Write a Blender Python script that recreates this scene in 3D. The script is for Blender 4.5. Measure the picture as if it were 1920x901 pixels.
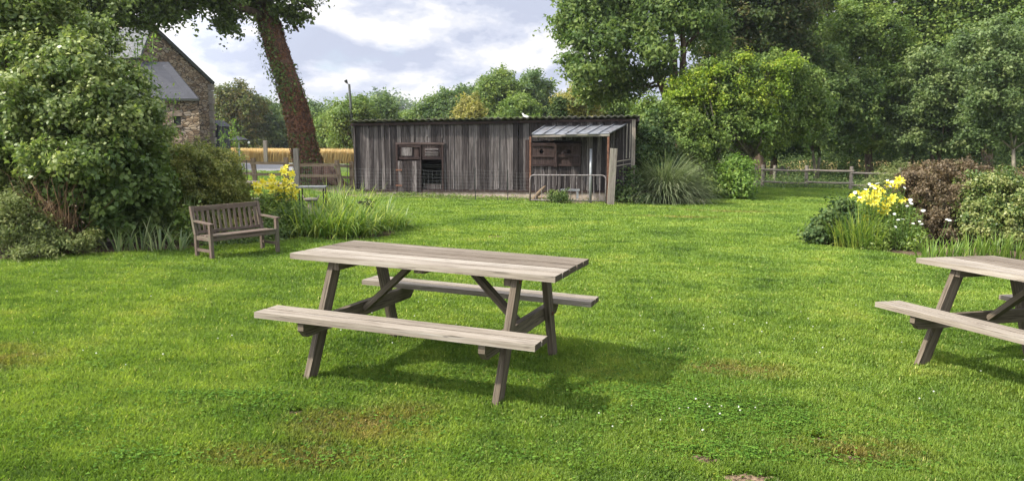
import bpy, math, random
import numpy as np
from mathutils import Vector, Matrix
R = math.radians
for o in list(bpy.data.objects): bpy.data.objects.remove(o)
sc = bpy.context.scene
COL = sc.collection
rnd = random.Random(7)

# ------------------------------------------------------------------ camera
CAM_H, PITCH, FPX = 1.4955, 0.1214, 1466.3
cd = bpy.data.cameras.new("camera"); cam = bpy.data.objects.new("camera", cd); COL.objects.link(cam)
cd.sensor_width = 36; cd.lens = FPX/1920*36; cd.clip_end = 3000; cd.clip_start = .05
cam.location = (0, 0, CAM_H); cam.rotation_euler = (math.pi/2-PITCH, 0, 0)
sc.camera = cam

# ------------------------------------------------------------------ sky, sun, exposure
SUN_AZ, SUN_EL = R(21), R(44)        # direction in which shadows fall (from +x towards +y), height of the sun
w = bpy.data.worlds.new("World"); sc.world = w; w.use_nodes = True
nt = w.node_tree; N = nt.nodes; Lk = nt.links; N.clear()
def wn(t, **k):
    n = N.new(t)
    for a, b in k.items(): setattr(n, a, b)
    return n
out = wn('ShaderNodeOutputWorld'); bg = wn('ShaderNodeBackground'); bg.inputs[1].default_value = .1
Lk.new(bg.outputs[0], out.inputs[0])
sky = wn('ShaderNodeTexSky', sky_type='NISHITA', sun_disc=False); sky.sun_elevation = SUN_EL
sky.sun_rotation = math.atan2(-math.cos(SUN_AZ), -math.sin(SUN_AZ)) % (2*math.pi)
sky.air_density = 1.0; sky.dust_density = 1.2
tc = wn('ShaderNodeTexCoord'); mp = wn('ShaderNodeMapping'); mp.inputs['Scale'].default_value = (1, 1, 2.1)
mp.inputs['Location'].default_value = (.37, 0.2, .1)
Lk.new(tc.outputs['Generated'], mp.inputs[0])
def wnoise(scale, det, rough, dist=0, vec=None):
    n = wn('ShaderNodeTexNoise'); n.inputs['Scale'].default_value = scale; n.inputs['Detail'].default_value = det
    n.inputs['Roughness'].default_value = rough; n.inputs['Distortion'].default_value = dist
    Lk.new((vec or mp).outputs[0], n.inputs['Vector']); return n
def wramp(src, stops):
    r = wn('ShaderNodeValToRGB'); e = r.color_ramp.elements
    while len(e) < len(stops): e.new(.5)
    for i, (p, c) in enumerate(stops): e[i].position = p; e[i].color = (*c, 1)
    r.color_ramp.interpolation = 'EASE'
    Lk.new(src, r.inputs[0]); return r
n1 = wnoise(3.2, 8, .52, .25)                       # where cloud covers the blue
cover = wramp(n1.outputs[0], [(.34, (0, 0, 0)), (.47, (1, 1, 1))])
n2 = wnoise(6.5, 9, .55, .2)                        # billows: lit tops and grey-blue undersides
mp2 = wn('ShaderNodeMapping'); mp2.inputs['Scale'].default_value = (1, 1, 2.1); mp2.inputs['Location'].default_value = (.37, .2, .16)
Lk.new(tc.outputs['Generated'], mp2.inputs[0])
n3 = wnoise(6.5, 9, .55, .2, mp2)
sub = wn('ShaderNodeMath', operation='SUBTRACT'); Lk.new(n2.outputs[0], sub.inputs[0]); Lk.new(n3.outputs[0], sub.inputs[1])
mad = wn('ShaderNodeMath', operation='MULTIPLY_ADD'); Lk.new(sub.outputs[0], mad.inputs[0]); mad.inputs[1].default_value = 2.2; Lk.new(n2.outputs[0], mad.inputs[2])
ccol = wramp(mad.outputs[0], [(.30, (2.95, 3.2, 4.0)), (.46, (3.6, 3.8, 4.5)), (.57, (4.3, 4.4, 4.8)), (.70, (5.1, 5.05, 5.05))])
# clouds on the sun's side, out of view, brightened as added fill light
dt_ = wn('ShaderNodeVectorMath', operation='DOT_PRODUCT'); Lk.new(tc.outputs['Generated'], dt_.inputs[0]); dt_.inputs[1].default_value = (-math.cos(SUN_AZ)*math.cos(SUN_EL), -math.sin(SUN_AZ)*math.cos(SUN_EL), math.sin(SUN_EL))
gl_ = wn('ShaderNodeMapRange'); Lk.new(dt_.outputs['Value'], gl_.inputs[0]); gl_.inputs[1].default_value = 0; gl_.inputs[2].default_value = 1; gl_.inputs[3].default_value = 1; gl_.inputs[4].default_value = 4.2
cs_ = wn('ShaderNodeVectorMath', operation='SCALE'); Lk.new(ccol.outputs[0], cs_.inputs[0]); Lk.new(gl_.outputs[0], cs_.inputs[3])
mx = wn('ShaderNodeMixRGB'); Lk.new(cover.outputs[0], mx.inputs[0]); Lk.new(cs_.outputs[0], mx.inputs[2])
skm = wn('ShaderNodeMixRGB', blend_type='MULTIPLY'); skm.inputs[0].default_value = 1; Lk.new(sky.outputs[0], skm.inputs[1]); skm.inputs[2].default_value = (1, 1, 1, 1)
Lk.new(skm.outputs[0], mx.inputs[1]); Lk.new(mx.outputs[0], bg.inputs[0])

sd = bpy.data.lights.new("sun", 'SUN'); sd.energy = 4.0; sd.angle = R(2.2); sd.color = (1, .93, .82)
so = bpy.data.objects.new("sun", sd); COL.objects.link(so)
dv = Vector((math.cos(SUN_AZ)*math.cos(SUN_EL), math.sin(SUN_AZ)*math.cos(SUN_EL), -math.sin(SUN_EL)))
so.rotation_euler = dv.to_track_quat('-Z', 'Y').to_euler(); so.location = (-20, -5, 20)
sc.view_settings.view_transform = 'Standard'; sc.view_settings.look = 'None'
sc.view_settings.exposure = 1.02; sc.view_settings.gamma = 1
sc.cycles.max_bounces = 6; sc.cycles.transparent_max_bounces = 4; sc.cycles.diffuse_bounces = 3
sc.cycles.use_denoising = True

# ------------------------------------------------------------------ surveying helpers
def G(x, y):                                   # the lawn falls gently to the right
    return -0.0322*14*np.tanh(np.asarray(x, float)/14)
def GB(x, y):
    x = np.asarray(x, float); y = np.asarray(y, float)
    return G(x, y)+.007*np.sin(x*2.1+1.3*y)+.006*np.sin(y*3.3-x*1.1)+.004*np.sin(x*6.3+y*5.1)
def g0(x, y): return float(G(x, y))
def ray(u, v):
    r = (u-960)/FPX; up = -(v-450.5)/FPX; c, s = math.cos(PITCH), math.sin(PITCH)
    return Vector((r, c+up*s, -s+up*c))
def gp(u, v, dz=0.0):                          # ground point seen at a photo pixel
    q = ray(u, v); t = 5.
    for _ in range(60): t = (g0(q.x*t, q.y*t)+dz-CAM_H)/q.z
    P = q*t; P.z += CAM_H; return P
def at(u, v, D):                               # point at forward distance D
    q = ray(u, v); P = q*(D/q.y); P.z += CAM_H; return P

# ------------------------------------------------------------------ tagging
def tag(o, label, cat, group=None, kind=None):
    if label: o['label'] = label
    if cat: o['category'] = cat
    if group: o['group'] = group
    if kind: o['kind'] = kind
    return o
def thing(name, label, cat, loc=(0, 0, 0), rz=0, group=None):
    o = bpy.data.objects.new(name, None); COL.objects.link(o); o.location = loc; o.rotation_euler = (0, 0, rz)
    o.empty_display_size = .1
    return tag(o, label, cat, group)
def copy_tree(o, parent=None):
    c = o.copy(); COL.objects.link(c); c.parent = parent
    for ch in list(o.children): copy_tree(ch, c)
    return c

# ------------------------------------------------------------------ materials
class NT:
    def __init__(s, name):
        m = bpy.data.materials.new(name); m.use_nodes = True; s.m = m; s.t = m.node_tree; s.t.nodes.clear()
        s.out = s.t.nodes.new('ShaderNodeOutputMaterial')
    def n(s, typ, ins=None, **k):
        x = s.t.nodes.new(typ)
        for a, b in k.items(): setattr(x, a, b)
        for a, b in (ins or {}).items():
            if isinstance(b, bpy.types.NodeSocket): s.t.links.new(b, x.inputs[a])
            else: x.inputs[a].default_value = b
        return x
    def ramp(s, fac, stops, interp='LINEAR'):
        r = s.n('ShaderNodeValToRGB', {0: fac}); e = r.color_ramp.elements; r.color_ramp.interpolation = interp
        while len(e) < len(stops): e.new(.5)
        for i, (p, c) in enumerate(stops):
            e[i].position = p; e[i].color = (*c, 1) if len(c) == 3 else c
        return r.outputs[0]
    def noise(s, vec, scale, det=4, rough=.55, dist=0):
        return s.n('ShaderNodeTexNoise', {'Vector': vec, 'Scale': scale, 'Detail': det, 'Roughness': rough, 'Distortion': dist}).outputs[0]
    def map(s, vec, scale=(1, 1, 1), loc=(0, 0, 0), rot=(0, 0, 0)):
        return s.n('ShaderNodeMapping', {0: vec, 'Scale': scale, 'Location': loc, 'Rotation': rot}).outputs[0]
    def mix(s, f, a, b, bt='MIX'):
        x = s.n('ShaderNodeMixRGB', {0: f, 1: a, 2: b}, blend_type=bt); return x.outputs[0]
    def math(s, op, a, b=0.0, clamp=False):
        return s.n('ShaderNodeMath', {0: a, 1: b}, operation=op, use_clamp=clamp).outputs[0]
    def attr(s, nm='v'): return s.n('ShaderNodeAttribute', attribute_name=nm).outputs['Fac']
    def pos(s): return s.n('ShaderNodeNewGeometry').outputs['Position']
    def obj(s): return s.n('ShaderNodeTexCoord').outputs['Object']
    def uv(s): return s.n('ShaderNodeTexCoord').outputs['UV']
    def principled(s, col, rough=.7, spec=.3, metal=0., bump=None, bdist=.01, bstr=.5):
        p = s.n('ShaderNodeBsdfPrincipled', {'Base Color': col, 'Roughness': rough, 'Metallic': metal, 'Specular IOR Level': spec})
        if bump is not None:
            b = s.n('ShaderNodeBump', {'Height': bump, 'Distance': bdist, 'Strength': bstr}); s.t.links.new(b.outputs[0], p.inputs['Normal'])
        return p
    def done(s, sh): s.t.links.new(sh.outputs[0], s.out.inputs[0]); return s.m
def C4(c): return (*c, 1)
LK = 1.65; NOLK = ('yellow_petal', 'white_petal', 'wheat_stalks', 'clover_leaf', 'purple_black_bloom', 'bronze_leaf', 'variegated_leaf', 'gold_leaf', 'rusty_leaf', 'copper_leaf', 'red_creeper_leaf', 'pampas_leaf', 'sword_leaf', 'yellow_green_leaf')
def leaf_mat(name, cols, trans=.4, rough=.5, spec=.25, tcol=None):
    s = NT(name); k = len(cols); cols = [(c[0]*LK*1.32, c[1]*LK, c[2]*LK*1.25) if name not in NOLK else c for c in cols]
    col = s.ramp(s.attr('v'), [(i/(k-1) if k > 1 else 0, c) for i, c in enumerate(cols)])
    p = s.principled(col, rough, spec)
    tc_ = s.mix(.55, col, s.mix(1, col, C4(tcol or (1.25, 1.45, .55)), 'MULTIPLY'))
    t = s.n('ShaderNodeBsdfTranslucent', {0: tc_}); m = s.n('ShaderNodeMixShader', {0: trans, 1: p.outputs[0], 2: t.outputs[0]})
    return s.done(m)
def wood_mat(name, dark, mid, light, gs=(1.2, 34), lich=None, rough=.8, streak=.5, vamp=.5, bstr=.5):
    s = NT(name); uv = s.uv(); v = s.attr('v')
    gr = s.noise(s.map(uv, (gs[0], gs[1], 1)), 1, 8, .65, .35)
    fine = s.noise(s.map(uv, (gs[0]*5, gs[1]*3.5, 1)), 1, 4, .6)
    f = s.math('ADD', s.math('MULTIPLY', gr, 1-.35), s.math('MULTIPLY', fine, .35))
    f = s.math('ADD', f, s.math('MULTIPLY', s.math('SUBTRACT', v, .5), vamp*.4))
    col = s.ramp(f, [(.30, dark), (.48, mid), (.68, light)])
    blot = s.noise(s.map(uv, (1.1, 5, 1)), 1, 5, .6)
    col = s.mix(s.math('MULTIPLY', s.ramp(blot, [(.45, (0, 0, 0)), (.7, (1, 1, 1))]), streak), col, C4(dark))
    ck = s.math('ABSOLUTE', s.math('SUBTRACT', s.noise(s.map(uv, (.9, 30, 1)), 1, 3, .55, .3), .5)); col = s.mix(s.math('MULTIPLY', s.ramp(ck, [(.006, (1, 1, 1)), (.016, (0, 0, 0))]), .7), col, s.mix(1, C4(dark), (.45, .45, .45, 1), 'MULTIPLY'))
    if lich: col = s.mix(s.math('MULTIPLY', s.ramp(s.noise(s.pos(), 3.1, 6, .7), [(.5, (0, 0, 0)), (.66, (1, 1, 1))]), .55), col, C4(lich))
    col = s.mix(s.math('MULTIPLY', s.math('LESS_THAN', v, -.2), .65), col, (.045, .032, .022, 1)); col = s.mix(s.math('LESS_THAN', v, -.5), col, (.022, .017, .013, 1))  # lowest values: near-black colour standing in for shade in plank gaps
    kn = s.n('ShaderNodeTexVoronoi', {'Vector': s.map(uv, (2.2, 9, 1)), 'Scale': 1.}).outputs['Distance']
    col = s.mix(s.math('MULTIPLY', s.ramp(kn, [(.05, (1, 1, 1)), (.12, (0, 0, 0))]), .55), col, C4(dark))
    return s.done(s.principled(col, rough, .2, bump=f, bdist=.004, bstr=bstr))
def plain_mat(name, c1, c2=None, scale=8, rough=.7, metal=0., spec=.3, coord='obj', bstr=.3):
    s = NT(name); vec = s.obj() if coord == 'obj' else s.pos(); n_ = s.noise(vec, scale, 6, .6)
    col = s.ramp(n_, [(.35, c1), (.65, c2 or c1)])
    return s.done(s.principled(col, rough, spec, metal, bump=n_, bdist=.006, bstr=bstr))
def bark_mat(name, a, b, sc_=9):
    s = NT(name); n_ = s.noise(s.map(s.pos(), (1, 1, .3)), sc_, 7, .65, .4)
    return s.done(s.principled(s.ramp(n_, [(.35, a), (.62, b)]), .9, .1, bump=n_, bdist=.03, bstr=.8))

M = {}
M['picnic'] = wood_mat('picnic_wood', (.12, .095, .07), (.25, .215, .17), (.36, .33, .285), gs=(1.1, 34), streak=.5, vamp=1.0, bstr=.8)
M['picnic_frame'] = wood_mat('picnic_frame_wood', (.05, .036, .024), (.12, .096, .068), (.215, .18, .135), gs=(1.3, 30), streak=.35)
M['bench'] = wood_mat('bench_wood', (.06, .042, .032), (.13, .095, .074), (.21, .165, .135), gs=(2, 50), lich=(.12, .12, .08))
M['shed'] = wood_mat('shed_boards', (.010, .008, .008), (.044, .036, .034), (.185, .165, .155), gs=(.9, 30), streak=.6, vamp=.55, bstr=.8)
M['shed_red'] = wood_mat('shed_door_wood', (.010, .006, .006), (.036, .022, .019), (.11, .08, .07), gs=(1, 24), streak=.5, vamp=.7)
M['door_worn'] = wood_mat('worn_painted_door', (.012, .009, .009), (.045, .035, .032), (.20, .18, .17), gs=(1.6, 11), streak=.6, vamp=.6)
M['fence'] = wood_mat('fence_wood', (.10, .085, .065), (.215, .185, .15), (.33, .295, .24), gs=(1, 24))
M['fence_red'] = wood_mat('brown_fence_wood', (.08, .055, .032), (.20, .145, .09), (.31, .24, .16), gs=(1, 24))
M['oldpost'] = wood_mat('old_post_wood', (.09, .075, .06), (.20, .175, .145), (.30, .27, .23), gs=(1.5, 20), lich=(.18, .19, .12))
M['greymetal'] = plain_mat('galvanised', (.24, .25, .25), (.34, .35, .35), 14, .5, .5)
M['whitemetal'] = plain_mat('pale_gate_metal', (.12, .10, .09), (.27, .25, .24), 20, .7, .2)
M['rust'] = plain_mat('rusty_iron', (.09, .04, .025), (.2, .1, .06), 25, .8, .2)
M['darkiron'] = plain_mat('dark_iron', (.02, .025, .02), (.05, .055, .045), 20, .6, .4)
M['white'] = plain_mat('white_paint', (.62, .62, .58), (.78, .78, .74), 12, .5)
M['tablegrey'] = plain_mat('grey_table', (.09, .095, .095), (.15, .155, .155), 16, .7)
M['void'] = plain_mat('dark_earth_floor', (.02, .017, .014), (.04, .033, .026), 6, .95)
M['plinth'] = plain_mat('plinth_stone', (.26, .20, .15), (.46, .39, .31), 7, .9, bstr=.8)
M['plinth_dark'] = plain_mat('dressed_stone', (.11, .085, .06), (.19, .155, .12), 7, .9)
M['terracotta'] = plain_mat('terracotta', (.3, .12, .07), (.42, .2, .12), 9, .8)
M['bark'] = bark_mat('bark', (.045, .032, .022), (.15, .11, .075))
M['bark_pale'] = bark_mat('bark_pale', (.10, .085, .06), (.26, .23, .17))
M['bark_ivy'] = bark_mat('bark_reddish', (.055, .032, .023), (.15, .09, .062), 12)
M['stem_brown'] = plain_mat('dry_stems', (.11, .065, .032), (.25, .165, .085), 14, .9)
M['stem_green'] = plain_mat('green_stems', (.05, .1, .02), (.1, .17, .04), 14, .7)

def roof_mat(name, a, b, moss):
    s = NT(name); n_ = s.noise(s.pos(), 9, 6, .65); m = s.noise(s.pos(), 2.6, 5, .6)
    col = s.ramp(n_, [(.35, a), (.65, b)]); col = s.mix(s.ramp(m, [(.42, (0, 0, 0)), (.6, (1, 1, 1))]), col, C4(moss))
    return s.done(s.principled(col, .85, .15, bump=n_, bdist=.01))
M['cement_roof'] = roof_mat('fibre_cement', (.10, .095, .085), (.24, .23, .20), (.085, .10, .035))
def tin_mat():
    s = NT('tin_roof'); n_ = s.noise(s.map(s.pos(), (1, 3, 3)), 2.5, 6, .6)
    col = s.ramp(n_, [(.36, (.09, .085, .085)), (.48, (.25, .265, .29)), (.60, (.16, .155, .16)), (.68, (.09, .065, .055))])
    return s.done(s.principled(col, .42, .5, .35, bump=n_, bdist=.003))
M['tin'] = tin_mat()
def slate_mat(name, a, b):
    s = NT(name); br = s.n('ShaderNodeTexBrick', {'Vector': s.uv(), 'Scale': 1., 'Brick Width': .3, 'Row Height': .16, 'Mortar Size': .012, 'Color1': C4(a), 'Color2': C4(b), 'Mortar': (.02, .02, .022, 1)})
    n_ = s.noise(s.uv(), 3, 6, .7); col = s.mix(.5, br.outputs[0], s.ramp(n_, [(.3, a), (.7, b)]))
    return s.done(s.principled(col, .75, .25, bump=br.outputs['Fac'], bdist=-.02))
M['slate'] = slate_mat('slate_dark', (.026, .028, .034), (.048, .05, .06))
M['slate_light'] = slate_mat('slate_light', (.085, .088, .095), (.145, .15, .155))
def stone_mat():
    s = NT('rubble_stone'); uv = s.uv(); wv = s.n('ShaderNodeTexNoise', {'Vector': uv, 'Scale': 2.5, 'Detail': 3}).outputs['Color']
    uvw = s.n('ShaderNodeVectorMath', {0: uv, 1: s.n('ShaderNodeVectorMath', {0: wv, 3: .16}, operation='SCALE').outputs[0]}, operation='ADD').outputs[0]
    vo = s.n('ShaderNodeTexVoronoi', {'Vector': s.map(uvw, (3.6, 8.5, 1)), 'Scale': 1.})
    ed = s.n('ShaderNodeTexVoronoi', {'Vector': s.map(uvw, (3.6, 8.5, 1)), 'Scale': 1.}, feature='DISTANCE_TO_EDGE')
    bw = s.n('ShaderNodeSeparateColor', {0: vo.outputs['Color']}).outputs[0]
    col = s.ramp(bw, [(0, (.11, .075, .045)), (.35, (.21, .155, .10)), (.7, (.29, .23, .155)), (1, (.19, .165, .135))])
    col = s.mix(s.ramp(ed.outputs[0], [(.03, (1, 1, 1)), (.09, (0, 0, 0))]), col, (.05, .038, .028, 1))
    return s.done(s.principled(col, .9, .15, bump=ed.outputs[0], bdist=.05, bstr=.8))
M['stone'] = stone_mat()

# lawn colours: real differences of growth across the lawn, shared by the soil sheet and the blades on it
BARE = [(.94, 3.67, .085, .065), (1.08, 3.44, .17, .07), (1.67, 3.73, .10, .05), (1.62, 3.98, .06, .035), (-1.18, 4.09, .10, .05), (-.31, 12.7, .20, .12), (.95, 12.76, .22, .14)]
BROWN = [(-.80, 3.9, .48, .38), (-.62, 4.15, .3, .25), (-3.45, 5.0, .6, .4), (1.55, 5.25, .5, .3), (3.6, 17.5, 1.5, .3), (5.2, 19.5, 1.6, .35), (-1.0, 3.5, .6, .2), (1.75, 3.8, .45, .25)]
def lawn_colour(s, deep, mid, hi, yel):
    p = s.pos()
    big = s.noise(p, .55, 5, .6); med = s.noise(p, 2.3, 5, .62); fin = s.noise(p, 13, 4, .6)
    st = s.noise(s.map(p, (.5, 2.6, 1), rot=(0, 0, .15)), 1.0, 3, .5)
    f = s.math('ADD', s.math('MULTIPLY', big, .34), s.math('MULTIPLY', med, .3))
    f = s.math('ADD', f, s.math('MULTIPLY', fin, .16)); f = s.math('ADD', f, s.math('MULTIPLY', st, .22))
    ds_ = s.n('ShaderNodeVectorMath', {0: p, 1: (13.0, 6.0, 0.)}, operation='DISTANCE').outputs['Value']      # faint mowing bands, curving
    f = s.math('ADD', f, s.math('MULTIPLY', s.math('SINE', s.math('MULTIPLY', ds_, 5.2)), .022))
    col = s.ramp(f, [(.38, deep), (.485, mid), (.57, hi), (.66, yel)])
    acc = None
    sx = s.n('ShaderNodeSeparateXYZ', {0: p})
    for (x, y, a, b) in BROWN:
        dx = s.math('DIVIDE', s.math('SUBTRACT', sx.outputs[0], x), a); dy = s.math('DIVIDE', s.math('SUBTRACT', sx.outputs[1], y), b)
        d = s.math('ADD', s.math('MULTIPLY', dx, dx), s.math('MULTIPLY', dy, dy))
        e = s.math('SUBTRACT', 1.0, d, True); acc = e if acc is None else s.math('MAXIMUM', acc, e)
    acc = s.math('MULTIPLY', acc, s.ramp(s.noise(p, 5, 4, .6), [(.35, (.25,)*3), (.6, (1, 1, 1))]))
    return s.mix(s.math('MULTIPLY', acc, .75), col, (.26, .19, .07, 1))
def grass_mat():
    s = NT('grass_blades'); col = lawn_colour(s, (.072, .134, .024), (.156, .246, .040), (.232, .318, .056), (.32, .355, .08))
    v = s.attr('v'); col = s.mix(s.math('MULTIPLY', s.math('GREATER_THAN', v, .925), .28), col, (.42, .36, .17, 1)); col = s.mix(1, col, s.ramp(v, [(0, (.42, .5, .42)), (.5, (.95, .97, .95)), (.93, (1.35, 1.28, 1.15)), (1, (2.0, 1.7, 2.0))]), 'MULTIPLY')
    p = s.principled(col, .5, .25); t = s.n('ShaderNodeBsdfTranslucent', {0: s.mix(1, col, (1.3, 1.35, .6, 1), 'MULTIPLY')})
    return s.done(s.n('ShaderNodeMixShader', {0: .35, 1: p.outputs[0], 2: t.outputs[0]}))
M['grass'] = grass_mat()
def ground_mat():
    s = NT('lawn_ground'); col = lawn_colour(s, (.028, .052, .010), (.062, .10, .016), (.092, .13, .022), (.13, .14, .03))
    n_ = s.noise(s.pos(), 25, 5, .7); col = s.mix(1, col, s.ramp(n_, [(.3, (.6,)*3), (.7, (1.25,)*3)]), 'MULTIPLY')
    p = s.pos(); sx = s.n('ShaderNodeSeparateXYZ', {0: p}); acc = None; wob = s.math('MULTIPLY', s.math('SUBTRACT', s.noise(p, 34, 4, .6), .5), 2.6)
    for (x, y, a, b) in BARE:
        dx = s.math('DIVIDE', s.math('SUBTRACT', sx.outputs[0], x), a); dy = s.math('DIVIDE', s.math('SUBTRACT', sx.outputs[1], y), b)
        e = s.math('SUBTRACT', s.math('ADD', 1.25, wob), s.math('ADD', s.math('MULTIPLY', dx, dx), s.math('MULTIPLY', dy, dy)), True)
        acc = e if acc is None else s.math('MAXIMUM', acc, e)
    soil = s.ramp(s.noise(p, 60, 5, .7), [(.3, (.07, .045, .028)), (.5, (.17, .12, .075)), (.7, (.28, .20, .135))])
    col = s.mix(s.ramp(acc, [(.1, (0, 0, 0)), (.5, (1, 1, 1))]), col, soil)
    return s.done(s.principled(col, .95, .1, bump=n_, bdist=.02))
M['ground'] = ground_mat()
def noise_mat(name, stops, scale, det=6, coord=(1, 1, 1), rough=.95, bd=.02):
    s = NT(name); n_ = s.noise(s.map(s.pos(), coord), scale, det, .65)
    return s.done(s.principled(s.ramp(n_, stops), rough, .1, bump=n_, bdist=bd))
M['soil'] = noise_mat('bed_soil', [(.3, (.035, .025, .016)), (.5, (.09, .065, .04)), (.7, (.16, .12, .075))], 14)
M['gravel'] = noise_mat('gravel', [(.3, (.17, .165, .165)), (.7, (.25, .245, .24))], 6)
M['earth'] = noise_mat('trodden_earth', [(.3, (.08, .075, .035)), (.5, (.15, .125, .08)), (.7, (.22, .185, .13))], 5)
M['meadow'] = noise_mat('meadow', [(.35, (.07, .12, .02)), (.65, (.15, .2, .04))], 3)
M['wheat_top'] = noise_mat('ripe_wheat', [(.3, (.28, .18, .06)), (.5, (.40, .28, .11)), (.7, (.50, .38, .17))], 1.7, coord=(1, .4, 1))

# ------------------------------------------------------------------ mesh builders
class MB:
    def __init__(s): s.v = []; s.f = []; s.uv = []; s.a = []; s.rng = random.Random(11)
    def poly(s, pts, v=None, u0=0., w0=0., axis=None):
        i = len(s.v); pts = [Vector(p) for p in pts]; s.v += pts; s.f.append(list(range(i, i+len(pts))))
        e = (pts[1]-pts[0]) if axis is None else Vector(axis)
        n = (pts[1]-pts[0]).cross(pts[2]-pts[0])
        if n.length < 1e-12 and len(pts) > 3: n = (pts[2]-pts[0]).cross(pts[3]-pts[0])
        n = n.normalized() if n.length > 0 else Vector((0, 0, 1)); e = (e-n*e.dot(n))
        if e.length < 1e-6: e = (pts[2]-pts[1])
        e = e.normalized(); b = n.cross(e)
        s.uv.append([(p.dot(e)+u0, p.dot(b)+w0) for p in pts]); s.a.append(s.rng.random() if v is None else v)
    def hexa(s, c, v=None, axis=None, ends=None):      # 8 corners: bottom 4 (ccw), top 4
        v = s.rng.random() if v is None else v; u0 = s.rng.random()*9; w0 = s.rng.random()*9
        for i, q in enumerate(((3, 2, 1, 0), (4, 5, 6, 7), (0, 1, 5, 4), (1, 2, 6, 5), (2, 3, 7, 6), (3, 0, 4, 7))):
            s.poly([c[k] for k in q], v if ends is None or i not in (3, 5) else ends, u0, w0, axis)
    def beam(s, p0, p1, wd, ht, up=(0, 0, 1), v=None, twist=0):   # bar from p0 to p1, wd across, ht along up
        p0 = Vector(p0); p1 = Vector(p1); d = (p1-p0).normalized(); up = Vector(up)
        sd_ = d.cross(up)
        if sd_.length < 1e-5: sd_ = d.cross(Vector((1, 0, 0)))
        sd_.normalize(); u = sd_.cross(d).normalized()
        a = sd_*wd/2; b = u*ht/2
        s.hexa([p0-a-b, p0+a-b, p1+a-b, p1-a-b, p0-a+b, p0+a+b, p1+a+b, p1-a+b], v, d)
    def box(s, c, d, v=None, axis=(1, 0, 0), ends=None):
        x, y, z = c; a, b, h = d[0]/2, d[1]/2, d[2]/2
        s.hexa([(x-a, y-b, z-h), (x+a, y-b, z-h), (x+a, y+b, z-h), (x-a, y+b, z-h), (x-a, y-b, z+h), (x+a, y-b, z+h), (x+a, y+b, z+h), (x-a, y+b, z+h)], v, axis, ends)
    def tube(s, pts, rad, n=8, v=None, wob=0, cap=True):
        pts = [Vector(p) for p in pts]; K = len(pts); v = s.rng.random() if v is None else v
        if not hasattr(rad, '__len__'): rad = [rad]*K
        base = len(s.v); prev = None; L = 0; Ls = [0]
        for k in range(1, K): L += (pts[k]-pts[k-1]).length; Ls.append(L)
        for k in range(K):
            d = (pts[min(k+1, K-1)]-pts[max(k-1, 0)]).normalized()
            if prev is None: x = d.orthogonal().normalized()
            else:
                x = prev-d*prev.dot(d); x = x.normalized() if x.length > 1e-6 else d.orthogonal().normalized()
            prev = x; y = d.cross(x)
            for j in range(n):
                t = 2*math.pi*j/n; r = rad[k]*(1+(s.rng.uniform(-wob, wob) if wob else 0))
                s.v.append(pts[k]+(x*math.cos(t)+y*math.sin(t))*r)
        for k in range(K-1):
            for j in range(n):
                a = base+k*n+j; b = base+k*n+(j+1) % n; s.f.append([a, b, b+n, a+n])
                c = rad[k]*2*math.pi/n
                s.uv.append([(Ls[k], j*c), (Ls[k], (j+1)*c), (Ls[k+1], (j+1)*c), (Ls[k+1], j*c)]); s.a.append(v)
        if cap:
            for k, o_ in ((0, 1), (K-1, 0)):
                r_ = [base+k*n+j for j in range(n)]; r_ = r_[::-1] if o_ else r_
                s.f.append(r_); s.uv.append([(0, 0)]*n); s.a.append(v)
    def ball(s, c, r, seg=8, rings=5, v=None, sq=(1, 1, 1)):
        c = Vector(c); v = s.rng.random() if v is None else v; b = len(s.v)
        for i in range(rings+1):
            th = math.pi*i/rings
            for j in range(seg):
                ph = 2*math.pi*j/seg
                s.v.append(c+Vector((r*sq[0]*math.sin(th)*math.cos(ph), r*sq[1]*math.sin(th)*math.sin(ph), r*sq[2]*math.cos(th))))
        for i in range(rings):
            for j in range(seg):
                a = b+i*seg+j; d = b+i*seg+(j+1) % seg
                s.f.append([a, a+seg, d+seg, d]); s.uv.append([(0, 0)]*4); s.a.append(v)
    def build(s, name, mat, parent=None, smooth=False, bevel=0):
        me = bpy.data.meshes.new(name); me.from_pydata([tuple(p) for p in s.v], [], s.f)
        uvl = me.uv_layers.new(name='UVMap'); flat = [c for f in s.uv for q in f for c in q]; uvl.data.foreach_set('uv', flat)
        at_ = me.attributes.new('v', 'FLOAT', 'FACE'); at_.data.foreach_set('value', s.a)
        me.materials.append(mat)
        if smooth: me.polygons.foreach_set('use_smooth', [True]*len(me.polygons))
        me.validate(); me.update()
        o = bpy.data.objects.new(name, me); COL.objects.link(o); o.parent = parent
        if bevel:
            b = o.modifiers.new('bevel', 'BEVEL'); b.width = bevel; b.segments = 2; b.limit_method = 'ANGLE'
        return o

def np_mesh(name, V, F, mat, v=None, parent=None, smooth=False):
    """V (n,3), F (m,k) arrays -> one mesh object"""
    me = bpy.data.meshes.new(name); n = len(V); m, k = F.shape
    me.vertices.add(n); me.vertices.foreach_set('co', V.astype(np.float32).ravel())
    me.loops.add(m*k); me.loops.foreach_set('vertex_index', F.astype(np.int32).ravel())
    me.polygons.add(m); me.polygons.foreach_set('loop_start', np.arange(0, m*k, k, dtype=np.int32))
    me.polygons.foreach_set('loop_total', np.full(m, k, dtype=np.int32))
    if smooth: me.polygons.foreach_set('use_smooth', np.ones(m, dtype=bool))
    if v is not None:
        a = me.attributes.new('v', 'FLOAT', 'FACE'); a.data.foreach_set('value', v.astype(np.float32))
    me.materials.append(mat); me.update(calc_edges=True)
    o = bpy.data.objects.new(name, me); COL.objects.link(o); o.parent = parent
    return o
def unit(a): return a/np.maximum(np.linalg.norm(a, axis=1, keepdims=True), 1e-9)
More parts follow.
